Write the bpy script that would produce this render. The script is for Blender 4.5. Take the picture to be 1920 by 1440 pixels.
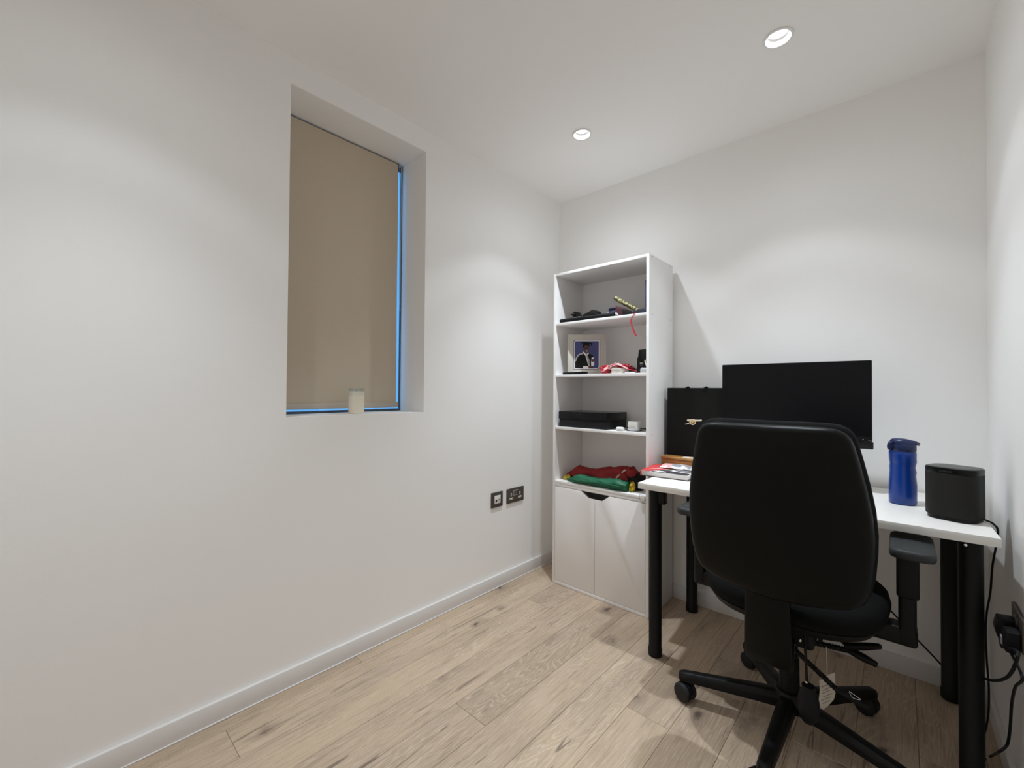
import bpy, bmesh, math, random
from mathutils import Vector, Matrix, noise

random.seed(7)
for o in list(bpy.data.objects):
    bpy.data.objects.remove(o)
scene = bpy.context.scene
COL = scene.collection

# ------------------------------------------------------------------ camera
F, YAW, PITCH, ROLL = 797.1, math.radians(42.486), math.radians(0.811), math.radians(0.43)
CAM = Vector((1.7164, -2.3435, 1.1268))
_fw = Vector((-math.sin(YAW) * math.cos(PITCH), math.cos(YAW) * math.cos(PITCH), math.sin(PITCH)))
_r0 = Vector((math.cos(YAW), math.sin(YAW), 0))
_u0 = _r0.cross(_fw)
_rt = _r0 * math.cos(ROLL) + _u0 * math.sin(ROLL)
_up = -_r0 * math.sin(ROLL) + _u0 * math.cos(ROLL)
cd = bpy.data.cameras.new('camera')
cd.sensor_width = 36; cd.sensor_fit = 'HORIZONTAL'; cd.lens = F * 36 / 1920
cd.clip_start = 0.02
cam = bpy.data.objects.new('camera', cd); COL.objects.link(cam)
mw = Matrix((_rt, _up, -_fw)).transposed().to_4x4(); mw.translation = CAM
cam.matrix_world = mw
scene.camera = cam

# ------------------------------------------------------------------ world, exposure
world = bpy.data.worlds.new('dusk_sky'); scene.world = world
world.use_nodes = True
bg = world.node_tree.nodes['Background']
bg.inputs['Color'].default_value = (0.16, 0.50, 1.0, 1)
bg.inputs['Strength'].default_value = 0.95
vs = scene.view_settings
vs.view_transform = 'Standard'; vs.look = 'None'; vs.gamma = 1.0; vs.use_curve_mapping = False
vs.exposure = 0.13
scene.cycles.max_bounces = 16; scene.cycles.diffuse_bounces = 12   # a white room: let the light bounce to the end
LAMP_WIDE = 6.0       # watts of the wide spill of each ceiling spot
LAMP_BEAM = 45.0       # watts of its centre beam
LAMP_SPILL = 3.4       # watts of its faint all-round glow
LAMP_COL = (0.85, 0.927, 1.0)

LAMP_LEVEL = [1.42, 1.30, .92, .60]   # lamps above bookcase, desk, window wall, rear

# ------------------------------------------------------------------ helpers
def ray(px, py):
    return _fw + _rt * ((px - 960) / F) + _up * ((720 - py) / F)

def P(px, py, ax, v):
    """point where the pixel's ray meets the plane axis=v"""
    d = ray(px, py); t = (v - CAM[ax]) / d[ax]
    return CAM + d * t

WORLD_SPACE = {}

def tag(o, label=None, cat=None, group=None, kind=None):
    if label: o['label'] = label
    if cat: o['category'] = cat
    if group: o['group'] = group
    if kind: o['kind'] = kind
    return o

def thing(name, label, cat, loc, rotz=0.0, local=False, group=None):
    o = bpy.data.objects.new(name, None); COL.objects.link(o)
    o.empty_display_size = 0.05
    o.location = loc; o.rotation_euler = (0, 0, rotz)
    if not local:
        WORLD_SPACE[o.name] = (Matrix.Translation(Vector(loc)) @ Matrix.Rotation(rotz, 4, 'Z')).inverted()
    return tag(o, label, cat, group)

def smooth(me, ang=40):
    for p in me.polygons: p.use_smooth = True
    try: me.set_sharp_from_angle(angle=math.radians(ang))
    except Exception: pass

def link(name, me, mat, parent=None, sm=None):
    o = bpy.data.objects.new(name, me); COL.objects.link(o)
    if mat is not None:
        for m in (mat if isinstance(mat, (list, tuple)) else [mat]):
            me.materials.append(m)
    if sm: smooth(me, sm)
    if parent is not None:
        o.parent = parent
        if parent.name in WORLD_SPACE: o.matrix_parent_inverse = WORLD_SPACE[parent.name]
    return o

def from_bm(bm, name):
    me = bpy.data.meshes.new(name); bmesh.ops.recalc_face_normals(bm, faces=bm.faces[:])
    bm.to_mesh(me); bm.free(); return me

def bm_box(bm, x0, x1, y0, y1, z0, z1, bev=0.0, seg=2, M=None):
    t = bmesh.new()
    bmesh.ops.create_cube(t, size=1)
    for v in t.verts:
        v.co = Vector(((x0 + x1) / 2 + v.co.x * (x1 - x0), (y0 + y1) / 2 + v.co.y * (y1 - y0), (z0 + z1) / 2 + v.co.z * (z1 - z0)))
    if bev > 0:
        bev = min(bev, .49 * min(abs(x1 - x0), abs(y1 - y0), abs(z1 - z0)))
        bmesh.ops.bevel(t, geom=t.edges[:], offset=bev, segments=seg, affect='EDGES', profile=0.5)
    merge(bm, t, M)

def merge(bm, t, M=None):
    vm = {}
    for v in t.verts: vm[v] = bm.verts.new(M @ v.co if M else v.co)
    for f in t.faces:
        try:
            g = bm.faces.new([vm[v] for v in f.verts]); g.material_index = f.material_index
        except ValueError: pass
    t.free()

def box(name, x0, x1, y0, y1, z0, z1, mat, parent=None, bev=0.0015, seg=2, M=None):
    bm = bmesh.new(); bm_box(bm, min(x0, x1), max(x0, x1), min(y0, y1), max(y0, y1), min(z0, z1), max(z0, z1), bev, seg, M)
    return link(name, from_bm(bm, name), mat, parent, 35)

def bm_loft(bm, rings, cap=True, closed=True, mi=0):
    """rings: list of equal-length lists of Vectors"""
    V = [[bm.verts.new(p) for p in r] for r in rings]
    n = len(rings[0])
    for a, b in zip(V[:-1], V[1:]):
        for i in range(n if closed else n - 1):
            j = (i + 1) % n
            f = bm.faces.new((a[i], a[j], b[j], b[i])); f.material_index = mi
    if cap and closed:
        for r in (V[0], V[-1]):
            try: bm.faces.new(r).material_index = mi
            except ValueError: pass
    return V

def frame_from(d):
    d = d.normalized(); a = Vector((0, 0, 1)) if abs(d.z) < .9 else Vector((1, 0, 0))
    s = d.cross(a).normalized(); return s, s.cross(d).normalized()

def catmull(pts, k=6):
    pts = [Vector(p) for p in pts]
    if len(pts) < 3: return pts
    out = []
    q = [2 * pts[0] - pts[1]] + pts + [2 * pts[-1] - pts[-2]]
    for i in range(1, len(q) - 2):
        for j in range(k):
            t = j / k
            out.append(.5 * ((2 * q[i]) + (q[i + 1] - q[i - 1]) * t + (2 * q[i - 1] - 5 * q[i] + 4 * q[i + 1] - q[i + 2]) * t * t
                             + (3 * q[i] - q[i - 1] - 3 * q[i + 1] + q[i + 2]) * t ** 3))
    out.append(pts[-1]); return out

def bm_tube(bm, pts, r, n=10, k=6, radii=None):
    pts = catmull(pts, k)
    rings = []; s = None
    for i, p in enumerate(pts):
        d = (pts[min(i + 1, len(pts) - 1)] - pts[max(i - 1, 0)])
        if s is None: s, u = frame_from(d)
        else:
            dn = d.normalized(); s = (s - dn * s.dot(dn)).normalized(); u = s.cross(dn)
        rr = radii(i / (len(pts) - 1)) if radii else r
        rings.append([p + (s * math.cos(2 * math.pi * a / n) + u * math.sin(2 * math.pi * a / n)) * rr for a in range(n)])
    bm_loft(bm, rings)

def tube(name, pts, r, mat, parent=None, n=10, k=6, radii=None):
    bm = bmesh.new(); bm_tube(bm, pts, r, n, k, radii)
    return link(name, from_bm(bm, name), mat, parent, 50)

def bm_lathe(bm, prof, c=(0, 0, 0), n=32, M=None, sx=1, sy=1):
    """prof: list of (r,z); axis z"""
    t = bmesh.new()
    rings = [[Vector((c[0] + max(r, 1e-5) * sx * math.cos(2 * math.pi * i / n), c[1] + max(r, 1e-5) * sy * math.sin(2 * math.pi * i / n), c[2] + z)) for i in range(n)] for r, z in prof]
    bm_loft(t, rings, cap=False); merge(bm, t, M)

def lathe(name, prof, c, mat, parent=None, n=32, M=None, ang=40, sx=1, sy=1):
    bm = bmesh.new(); bm_lathe(bm, prof, c, n, M, sx, sy)
    return link(name, from_bm(bm, name), mat, parent, ang)

def prism(name, pts, d, mat, parent=None, bev=0.0):
    """pts: list of 3-D points (planar polygon), d: extrusion vector"""
    bm = bmesh.new(); d = Vector(d)
    a = [bm.verts.new(Vector(p)) for p in pts]; b = [bm.verts.new(Vector(p) + d) for p in pts]
    bm.faces.new(a); bm.faces.new(b[::-1])
    for i in range(len(a)):
        j = (i + 1) % len(a); bm.faces.new((a[i], b[i], b[j], a[j]))
    if bev:
        bmesh.ops.bevel(bm, geom=bm.edges[:], offset=bev, segments=2, affect='EDGES', profile=.5)
    return link(name, from_bm(bm, name), mat, parent, 35)

def rrect(w, h, r, n=6):
    """rounded rectangle outline, centred"""
    o = []
    for cx, cy, a0 in ((w / 2 - r, h / 2 - r, 0), (-w / 2 + r, h / 2 - r, 90), (-w / 2 + r, -h / 2 + r, 180), (w / 2 - r, -h / 2 + r, 270)):
        for i in range(n + 1):
            a = math.radians(a0 + 90 * i / n); o.append((cx + r * math.cos(a), cy + r * math.sin(a)))
    return o

# ------------------------------------------------------------------ materials
def pm(name, col, rough=.5, metal=0.0, var=.04, scale=40, bump=0.0, bscale=200, spec=.5, coat=0.0, alpha=1.0, trans=0.0, sheen=0.0):
    m = bpy.data.materials.new(name); m.use_nodes = True
    nt = m.node_tree; b = nt.nodes['Principled BSDF']
    tc = nt.nodes.new('ShaderNodeTexCoord')
    nz = nt.nodes.new('ShaderNodeTexNoise'); nz.inputs['Scale'].default_value = scale; nz.inputs['Detail'].default_value = 4
    nt.links.new(tc.outputs['Object'], nz.inputs['Vector'])
    mx = nt.nodes.new('ShaderNodeMix'); mx.data_type = 'RGBA'
    mx.inputs[6].default_value = (*[max(0, c * (1 - var)) for c in col], 1)
    mx.inputs[7].default_value = (*[min(1, c * (1 + var)) for c in col], 1)
    nt.links.new(nz.outputs['Fac'], mx.inputs[0]); nt.links.new(mx.outputs[2], b.inputs['Base Color'])
    b.inputs['Roughness'].default_value = rough; b.inputs['Metallic'].default_value = metal
    if max(col) < .03: spec = min(spec, .2)
    b.inputs['Specular IOR Level'].default_value = spec
    b.inputs['Coat Weight'].default_value = coat
    b.inputs['Transmission Weight'].default_value = trans
    if sheen: b.inputs['Sheen Weight'].default_value = sheen
    if bump:
        n2 = nt.nodes.new('ShaderNodeTexNoise'); n2.inputs['Scale'].default_value = bscale; n2.inputs['Detail'].default_value = 3
        nt.links.new(tc.outputs['Object'], n2.inputs['Vector'])
        bp = nt.nodes.new('ShaderNodeBump'); bp.inputs['Strength'].default_value = bump; bp.inputs['Distance'].default_value = .001
        nt.links.new(n2.outputs['Fac'], bp.inputs['Height']); nt.links.new(bp.outputs['Normal'], b.inputs['Normal'])
    return m

def emit(name, col, s):
    m = bpy.data.materials.new(name); m.use_nodes = True
    b = m.node_tree.nodes['Principled BSDF']
    b.inputs['Base Color'].default_value = (.9, .9, .9, 1)
    b.inputs['Emission Color'].default_value = (*col, 1); b.inputs['Emission Strength'].default_value = s
    return m

def oak():
    m = bpy.data.materials.new('oak_plank'); m.use_nodes = True
    nt = m.node_tree; N = nt.nodes; L = nt.links; b = N['Principled BSDF']
    def node(t, **k):
        n = N.new(t)
        for a, v in k.items(): setattr(n, a, v)
        return n
    tc = node('ShaderNodeTexCoord'); oi = node('ShaderNodeObjectInfo')
    mul = node('ShaderNodeMath', operation='MULTIPLY'); mul.inputs[1].default_value = 57.0
    L.new(oi.outputs['Random'], mul.inputs[0])
    comb = node('ShaderNodeCombineXYZ'); L.new(mul.outputs[0], comb.inputs[0]); L.new(mul.outputs[0], comb.inputs[1]); L.new(mul.outputs[0], comb.inputs[2])
    add = node('ShaderNodeVectorMath', operation='ADD'); L.new(tc.outputs['Object'], add.inputs[0]); L.new(comb.outputs[0], add.inputs[1])
    def mapped(sx, sy, sz=1):
        mp = node('ShaderNodeMapping'); mp.inputs['Scale'].default_value = (sx, sy, sz); L.new(add.outputs[0], mp.inputs['Vector']); return mp.outputs[0]
    def noise_(vec, sc, det=4, rough=.55, dist=0):
        n = node('ShaderNodeTexNoise'); n.inputs['Scale'].default_value = sc; n.inputs['Detail'].default_value = det
        n.inputs['Roughness'].default_value = rough; n.inputs['Distortion'].default_value = dist
        L.new(vec, n.inputs['Vector']); return n.outputs['Fac']
    def ramp(fac, stops):
        r = node('ShaderNodeValToRGB'); e = r.color_ramp.elements
        while len(e) < len(stops): e.new(.5)
        for el, (p, c) in zip(e, stops): el.position = p; el.color = (*c, 1) if len(c) == 3 else c
        L.new(fac, r.inputs[0]); return r.outputs[0]
    def mix(a, bb, fac, mode='MIX'):
        x = node('ShaderNodeMix', data_type='RGBA', blend_type=mode)
        for s, v in ((6, a), (7, bb)):
            if isinstance(v, tuple): x.inputs[s].default_value = (*v, 1)
            else: L.new(v, x.inputs[s])
        if isinstance(fac, float): x.inputs[0].default_value = fac
        else: L.new(fac, x.inputs[0])
        return x.outputs[2]
    base = ramp(oi.outputs['Random'], [(0, (.40, .30, .212)), (.3, (.55, .425, .300)), (.6, (.46, .35, .25)), (1, (.59, .465, .330))])
    # broad cloudy tone, grey and pink
    base = mix(base, (.36, .27, .20), ramp(noise_(mapped(6, 1.1), 1.7, 4), [(.42, (0, 0, 0)), (.68, (.7, .7, .7))]))
    base = mix(base, (.60, .46, .37), ramp(noise_(mapped(5, 1.4), 2.1, 3), [(.52, (0, 0, 0)), (.75, (.45, .45, .45))]))
    # cathedral rings: isolines of a stretched noise, pale cerused lines beside darker wood
    iso = noise_(mapped(6.0, .9), 1.35, 2.2, .5, .35)
    fr = node('ShaderNodeMath', operation='MULTIPLY'); fr.inputs[1].default_value = 30.0; L.new(iso, fr.inputs[0])
    pp = node('ShaderNodeMath', operation='PINGPONG'); pp.inputs[1].default_value = .5; L.new(fr.outputs[0], pp.inputs[0])
    gate = ramp(noise_(mapped(3, .7), 2.0, 2), [(.48, (.10, .10, .10)), (.66, (1, 1, 1))])
    def gated(fac, k):
        m1 = node('ShaderNodeMath', operation='MULTIPLY'); L.new(fac, m1.inputs[0]); L.new(gate, m1.inputs[1])
        m2 = node('ShaderNodeMath', operation='MULTIPLY'); L.new(m1.outputs[0], m2.inputs[0]); m2.inputs[1].default_value = k
        return m2.outputs[0]
    c = mix(base, (.72, .62, .50), gated(ramp(pp.outputs[0], [(0, (1, 1, 1)), (.13, (.25, .25, .25)), (.2, (0, 0, 0))]), .42))
    c = mix(c, (.27, .20, .145), gated(ramp(pp.outputs[0], [(.16, (0, 0, 0)), (.3, (.8, .8, .8)), (.48, (0, 0, 0))]), .22))
    # fine fibres
    fib = noise_(mapped(150, 4.5), 1.0, 6, .7)
    c = mix(c, (.26, .195, .14), ramp(fib, [(.48, (0, 0, 0)), (.72, (.62, .62, .62))]))
    fib2 = noise_(mapped(300, 22), 1.0, 3, .6)
    c = mix(c, (.70, .60, .48), ramp(fib2, [(.54, (0, 0, 0)), (.72, (.5, .5, .5))]))
    # dark cracks along the grain
    st = noise_(mapped(14, 1.0), 2.6, 4, .62, .9)
    c = mix(c, (.17, .125, .095), ramp(st, [(.625, (0, 0, 0)), (.69, (.8, .8, .8))]))
    # irregular knots, only in some cells
    wn = node('ShaderNodeTexNoise'); wn.inputs['Scale'].default_value = 14; wn.inputs['Detail'].default_value = 3; L.new(add.outputs[0], wn.inputs['Vector'])
    sc_ = node('ShaderNodeVectorMath', operation='SCALE'); sc_.inputs[3].default_value = .55; L.new(wn.outputs['Color'], sc_.inputs[0])
    ad2 = node('ShaderNodeVectorMath', operation='ADD'); L.new(mapped(8, 4.2), ad2.inputs[0]); L.new(sc_.outputs[0], ad2.inputs[1])
    vo = node('ShaderNodeTexVoronoi'); vo.inputs['Scale'].default_value = 1.0; L.new(ad2.outputs[0], vo.inputs['Vector'])
    sp_ = node('ShaderNodeSeparateColor'); L.new(vo.outputs['Color'], sp_.inputs[0])
    kg = node('ShaderNodeMath', operation='GREATER_THAN'); kg.inputs[1].default_value = .48; L.new(sp_.outputs[0], kg.inputs[0])
    def knot(col, stops):
        k1 = node('ShaderNodeMath', operation='MULTIPLY'); L.new(ramp(vo.outputs['Distance'], stops), k1.inputs[0]); L.new(kg.outputs[0], k1.inputs[1])
        return mix(c, col, k1.outputs[0])
    c = knot((.25, .19, .15), [(.10, (.6, .6, .6)), (.30, (0, 0, 0))])
    c = knot((.09, .065, .055), [(.05, (.85, .85, .85)), (.12, (0, 0, 0))])
    L.new(c, b.inputs['Base Color'])
    L.new(ramp(fib, [(.3, (.42, .42, .42)), (.7, (.6, .6, .6))]), b.inputs['Roughness'])
    b.inputs['Specular IOR Level'].default_value = .35
    bp = node('ShaderNodeBump'); bp.inputs['Strength'].default_value = .25; bp.inputs['Distance'].default_value = .0006
    L.new(fib, bp.inputs['Height']); L.new(bp.outputs['Normal'], b.inputs['Normal'])
    return m

M = {}
M['wall'] = pm('white_wall_paint', (.90, .89, .875), .75, var=.012, scale=3, bump=.12, bscale=420, spec=.25)
M['ceil'] = pm('white_ceiling_paint', (.90, .89, .875), .8, var=.012, scale=3, spec=.2)
M['trim'] = pm('white_trim_gloss', (.76, .745, .735), .4, var=.01, scale=8)
M['oak'] = oak()
M['subfloor'] = pm('dark_subfloor', (.06, .045, .035), .9)
M['mel'] = pm('white_melamine', (.86, .85, .845), .38, var=.015, scale=15, bump=.03, bscale=500)
M['meldoor'] = pm('white_melamine_door', (.87, .85, .84), .32, var=.012, scale=10)
M['desk'] = pm('white_desk_laminate', (.84, .825, .79), .4, var=.01, scale=25, bump=.04, bscale=300)
M['blackmetal'] = pm('black_powder_coat', (.005, .005, .005), .45, var=.2, scale=80, spec=.25)
M['blackplastic'] = pm('black_moulded_plastic', (.005, .005, .005), .42, var=.15, scale=120, bump=.15, bscale=900, spec=.25)
M['chairshell'] = pm('black_chair_shell', (.0035, .0036, .003), .4, var=.2, scale=160, bump=.12, bscale=1100, spec=.14)
M['chairfab'] = pm('black_chair_fabric', (.004, .004, .004), .9, var=.3, scale=400, bump=.5, bscale=1500, spec=.15)
M['padgrey'] = pm('dark_grey_arm_pad', (.03, .033, .034), .5, var=.2, scale=200, bump=.3, bscale=1200, spec=.3)
M['rubber'] = pm('black_caster_tread', (.02, .02, .02), .6, var=.2)
M['chrome'] = pm('polished_steel', (.75, .75, .75), .2, 1.0)
M['bronze'] = pm('dark_bronze_plate', (.115, .098, .085), .38, .8, var=.1, scale=200)
M['insertw'] = pm('white_socket_insert', (.75, .73, .69), .4)
M['black'] = pm('black_hole', (.004, .004, .004), .6)
M['blind'] = pm('taupe_blind_fabric', (.56, .48, .375), .85, var=.05, scale=500, bump=.25, bscale=900, spec=.2)
M['blindbar'] = pm('taupe_blind_bar', (.52, .46, .39), .55, var=.03)
M['darktrim'] = pm('dark_blind_roll', (.05, .045, .04), .6)
M['frame'] = pm('grey_window_frame', (.10, .11, .13), .45, var=.05)
M['chain'] = pm('clear_blind_chain', (.35, .42, .5), .3, var=.05)
M['wax'] = pm('cream_candle_wax', (.86, .80, .66), .45, var=.02)
M['jar'] = pm('candle_glass', (.95, .95, .94), .04, trans=1.0, var=0)
M['screen'] = pm('monitor_screen', (.0025, .0025, .0035), .35, var=.1, spec=.2)
M['bezel'] = pm('monitor_bezel', (.004, .004, .0045), .4, var=.1, spec=.25)
M['spkbar'] = pm('monitor_chin', (.022, .022, .022), .5, var=.1)
M['paperblack'] = pm('black_gift_bag_card', (.005, .005, .0045), .55, var=.15, scale=60, spec=.2)
M['gold'] = pm('gold_foil', (.80, .58, .24), .35, .35, var=.1, scale=300)
M['goldpale'] = pm('pale_gold_foil', (.88, .80, .62), .4, .2, var=.05)
M['bottle'] = pm('blue_bottle_plastic', (.003, .042, .27), .25, var=.12, scale=18, spec=.5)
M['bottlelid'] = pm('navy_bottle_lid', (.006, .016, .075), .4, var=.1)
M['grille'] = pm('black_speaker_grille', (.016, .0152, .013), .6, var=.3, scale=700, bump=.6, bscale=1400)
M['spkband'] = pm('speaker_gloss_band', (.004, .004, .004), .3)
M['spktop'] = pm('speaker_top_plate', (.03, .03, .029), .38)
M['lettering'] = pm('faint_grey_lettering', (.07, .07, .07), .5)
M['woodbox'] = pm('brown_varnished_wood', (.36, .135, .028), .4, var=.25, scale=25)
M['woodtop'] = pm('golden_varnished_wood', (.46, .23, .07), .4, var=.25, scale=25)
M['pages'] = pm('white_page_block', (.80, .76, .74), .7, var=.08, scale=300)
M['red'] = pm('glossy_red_cover', (.62, .035, .04), .35, var=.15, scale=30)
M['white'] = pm('white_print', (.82, .80, .80), .45, var=.03)
M['grey'] = pm('grey_print', (.30, .29, .31), .45, var=.3, scale=40)
M['dkgrey'] = pm('dark_grey_print', (.055, .052, .06), .45, var=.3, scale=60)
M['orange'] = pm('orange_print', (.80, .32, .06), .45, var=.15)
M['yellow'] = pm('yellow_print', (.78, .62, .14), .45, var=.15)
M['flagred'] = pm('red_flag_cloth', (.24, .005, .006), .7, var=.12, scale=30, bump=.2, bscale=900)
M['flaggreen'] = pm('green_flag_cloth', (.004, .115, .052), .5, var=.15, scale=30, bump=.2, bscale=900)
M['flagyellow'] = pm('yellow_flag_cloth', (.55, .38, .02), .65, var=.12, scale=30, bump=.2, bscale=900)
M['flagblack'] = pm('black_flag_cloth', (.01, .008, .008), .7, var=.12)
M['flagwhite'] = pm('white_flag_hem', (.62, .58, .52), .7, var=.05)
M['mount'] = pm('cream_photo_mount', (.60, .575, .52), .7, var=.02)
M['photoblue'] = pm('photo_blue_backdrop', (.055, .062, .20), .35, var=.35, scale=12)
M['gown'] = pm('photo_black_gown', (.008, .009, .008), .4, var=.2)
M['skin'] = pm('photo_brown_skin', (.10, .038, .025), .4, var=.2)
M['hair'] = pm('photo_black_hair', (.006, .005, .005), .4)
M['tie'] = pm('photo_grey_tie', (.32, .33, .34), .4)
M['hood'] = pm('photo_hood_lining', (.50, .50, .60), .4)
M['ribred'] = pm('red_lanyard_ribbon', (.46, .02, .035), .5, var=.2, scale=80)
M['ribpink'] = pm('pale_pink_ribbon', (.74, .40, .40), .5, var=.2, scale=80)
M['maroon'] = pm('maroon_cloth', (.06, .012, .018), .7, var=.2)
M['tin'] = pm('cream_round_tin', (.70, .66, .60), .4)
M['navy'] = pm('navy_card', (.016, .017, .035), .5, var=.15)
M['blueframe'] = pm('blue_frame', (.035, .045, .13), .4, var=.15)
M['denim'] = pm('navy_fabric_roll', (.010, .014, .045), .7, var=.3, scale=60)
M['sleeve'] = pm('black_neoprene_sleeve', (.010, .010, .010), .7, var=.2, bump=.3, bscale=600)
M['yelpat'] = None
M['consolegloss'] = pm('glossy_black_console', (.006, .006, .007), .18, var=.1)
M['consolematt'] = pm('matt_black_console', (.012, .012, .013), .5, var=.1)
M['plugwhite'] = pm('white_plug_plastic', (.78, .77, .75), .4)
M['cable'] = pm('black_cable', (.006, .006, .008), .5)
M['tagpaper'] = pm('cream_tag_card', (.70, .64, .53), .7, var=.03)
M['tagprint'] = pm('grey_tag_print', (.30, .25, .21), .7)
M['clearwrap'] = pm('clear_plastic_wrap', (.55, .55, .55), .2, var=.3, scale=60)
M['bluelabel'] = pm('blue_console_reflection_label', (.012, .035, .12), .3, var=.2)

def pattern_mat():
    m = bpy.data.materials.new('yellow_black_woven_strap'); m.use_nodes = True
    nt = m.node_tree; b = nt.nodes['Principled BSDF']
    tc = nt.nodes.new('ShaderNodeTexCoord'); ck = nt.nodes.new('ShaderNodeTexChecker')
    mp = nt.nodes.new('ShaderNodeMapping'); mp.inputs['Rotation'].default_value = (.4, .6, .7)
    nt.links.new(tc.outputs['Object'], mp.inputs['Vector']); nt.links.new(mp.outputs[0], ck.inputs['Vector'])
    ck.inputs['Scale'].default_value = 75
    ck.inputs['Color1'].default_value = (.30, .26, .075, 1); ck.inputs['Color2'].default_value = (.035, .035, .02, 1)
    nt.links.new(ck.outputs['Color'], b.inputs['Base Color']); b.inputs['Roughness'].default_value = .6
    return m
M['yelpat'] = pattern_mat()

def glass_pane():
    m = bpy.data.materials.new('window_glass'); m.use_nodes = True
    nt = m.node_tree; nt.nodes.remove(nt.nodes['Principled BSDF'])
    t = nt.nodes.new('ShaderNodeBsdfTransparent'); g = nt.nodes.new('ShaderNodeBsdfGlossy'); g.inputs['Roughness'].default_value = .02
    t.inputs['Color'].default_value = (.93, .96, .97, 1)
    mx = nt.nodes.new('ShaderNodeMixShader'); mx.inputs[0].default_value = .06
    nt.links.new(t.outputs[0], mx.inputs[1]); nt.links.new(g.outputs[0], mx.inputs[2])
    nt.links.new(mx.outputs[0], nt.nodes['Material Output'].inputs['Surface'])
    return m
M['pane'] = glass_pane()
M['lampface'] = emit('led_lamp_face', (1, .985, .96), 7)
M['baffle'] = pm('grey_downlight_baffle', (.16, .16, .16), .5, var=.02)
M['ledring'] = pm('white_downlight_trim', (.86, .86, .85), .35, var=.01)

# ------------------------------------------------------------------ room shell
H, W, YR = 2.4, 1.952, -2.86
WY0, WY1, WZ0, WZ1, WX = -1.733, -1.105, 1.016, 2.293, -.205

bm = bmesh.new()
for a in ((-.218, 0, YR - .12, WY0, 0, H), (-.218, 0, WY1, 0, 0, H), (-.218, 0, WY0, WY1, 0, WZ0), (-.218, 0, WY0, WY1, WZ1, H)):
    bm_box(bm, *a)
wall_left = tag(link('wall_left', from_bm(bm, 'wall_left'), M['wall']), 'long white painted wall with a deep window recess', kind='structure')
tag(box('wall_back', -.3, W + .12, 0, .12, 0, H, M['wall'], bev=0), 'white painted wall behind the desk', kind='structure')
tag(box('wall_right', W, W + .12, YR - .12, 0, 0, H, M['wall'], bev=0), 'white painted wall beside the desk end', kind='structure')
tag(box('wall_rear', 0, W, YR - .12, YR, 0, H, M['wall'], bev=0), 'white painted wall opposite the desk', kind='structure')

# ceiling with round holes for the spotlights
LIGHTS = [(.552, -.572), (1.395, -.590), (.552, -2.275), (1.395, -2.275)]
HOLE = .040
def ceiling_mesh():
    bm = bmesh.new(); S = .09
    xs = [-.3, .552 - S, .552 + S, 1.395 - S, 1.395 + S, W + .12]
    ys = [YR - .12, -2.275 - S, -2.275 + S, -.581 - S, -.581 + S, .12]
    for i in range(5):
        for j in range(5):
            x0, x1, y0, y1 = xs[i], xs[i + 1], ys[j], ys[j + 1]
            if i in (1, 3) and j in (1, 3):
                c = LIGHTS[(0 if i == 1 else 1) + (0 if j == 3 else 2)]
                n = 40; rings = [[], [], []]
                for k in range(n):
                    a = 2 * math.pi * (k + .5) / n; dx, dy = math.cos(a), math.sin(a)
                    t = min(((x1 - c[0]) / dx if dx > 0 else (x0 - c[0]) / dx), ((y1 - c[1]) / dy if dy > 0 else (y0 - c[1]) / dy))
                    rings[0].append(Vector((c[0] + dx * t, c[1] + dy * t, H)))
                    rings[1].append(Vector((c[0] + dx * HOLE, c[1] + dy * HOLE, H)))
                    rings[2].append(Vector((c[0] + dx * HOLE, c[1] + dy * HOLE, H + .08)))
                bm_loft(bm, rings, cap=False)
                # corner triangles
                for cx, cy in ((x0, y0), (x1, y0), (x1, y1), (x0, y1)):
                    a = math.atan2(cy - c[1], cx - c[0]) % (2 * math.pi)
                    k = int((a / (2 * math.pi) * n) - .5) % n
                    bm.faces.new([bm.verts.new(Vector((cx, cy, H))), bm.verts.new(rings[0][k]), bm.verts.new(rings[0][(k + 1) % n])])
            else:
                bm.faces.new([bm.verts.new(Vector(p)) for p in ((x0, y0, H), (x1, y0, H), (x1, y1, H), (x0, y1, H))])
    bm_box(bm, -.3, W + .12, YR - .12, .12, H + .08, H + .12)
    return from_bm(bm, 'ceiling')
tag(link('ceiling', ceiling_mesh(), M['ceil']), 'plain white ceiling with recessed spotlights', kind='structure')

# floor: every plank a piece of its own
floor = tag(box('floor', -.02, W + .02, YR, .02, -.06, -.0155, M['subfloor'], bev=0), 'light oak plank floor', kind='structure')
PW = .1527; X0 = .0725 - PW
plank_mesh = {}
def plank(x0, x1, y0, y1):
    key = (round(x1 - x0, 4), round(y1 - y0, 3))
    if key not in plank_mesh:
        t = bmesh.new(); w, l = (x1 - x0) / 2 - .0004, (y1 - y0) / 2 - .0004
        bm_box(t, -w, w, -l, l, -.0145, 0, .0011, 1)
        me = from_bm(t, 'plank'); me.materials.append(M['oak']); plank_mesh[key] = me
    o = bpy.data.objects.new('plank', plank_mesh[key]); COL.objects.link(o)
    o.location = ((x0 + x1) / 2, (y0 + y1) / 2, 0); o.parent = floor
JOINTS = {0: [-1.45], 1: [-1.93], 2: [-.575, -2.4], 3: [-2.15], 4: [-1.335], 5: [-2.0], 6: [-1.75], 7: [-.93], 8: [-.40, -2.2], 9: [-1.5], 10: [-.7],
          11: [-1.6], 12: [-.5], 13: [-1.2]}
for i in range(14):
    x0, x1 = max(0.0, X0 + i * PW), min(W, X0 + (i + 1) * PW)
    if x1 - x0 < .01: continue
    ys = [0.0] + JOINTS[i] + [YR]
    for a, b in zip(ys[:-1], ys[1:]): plank(x0, x1, b, a)

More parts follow.
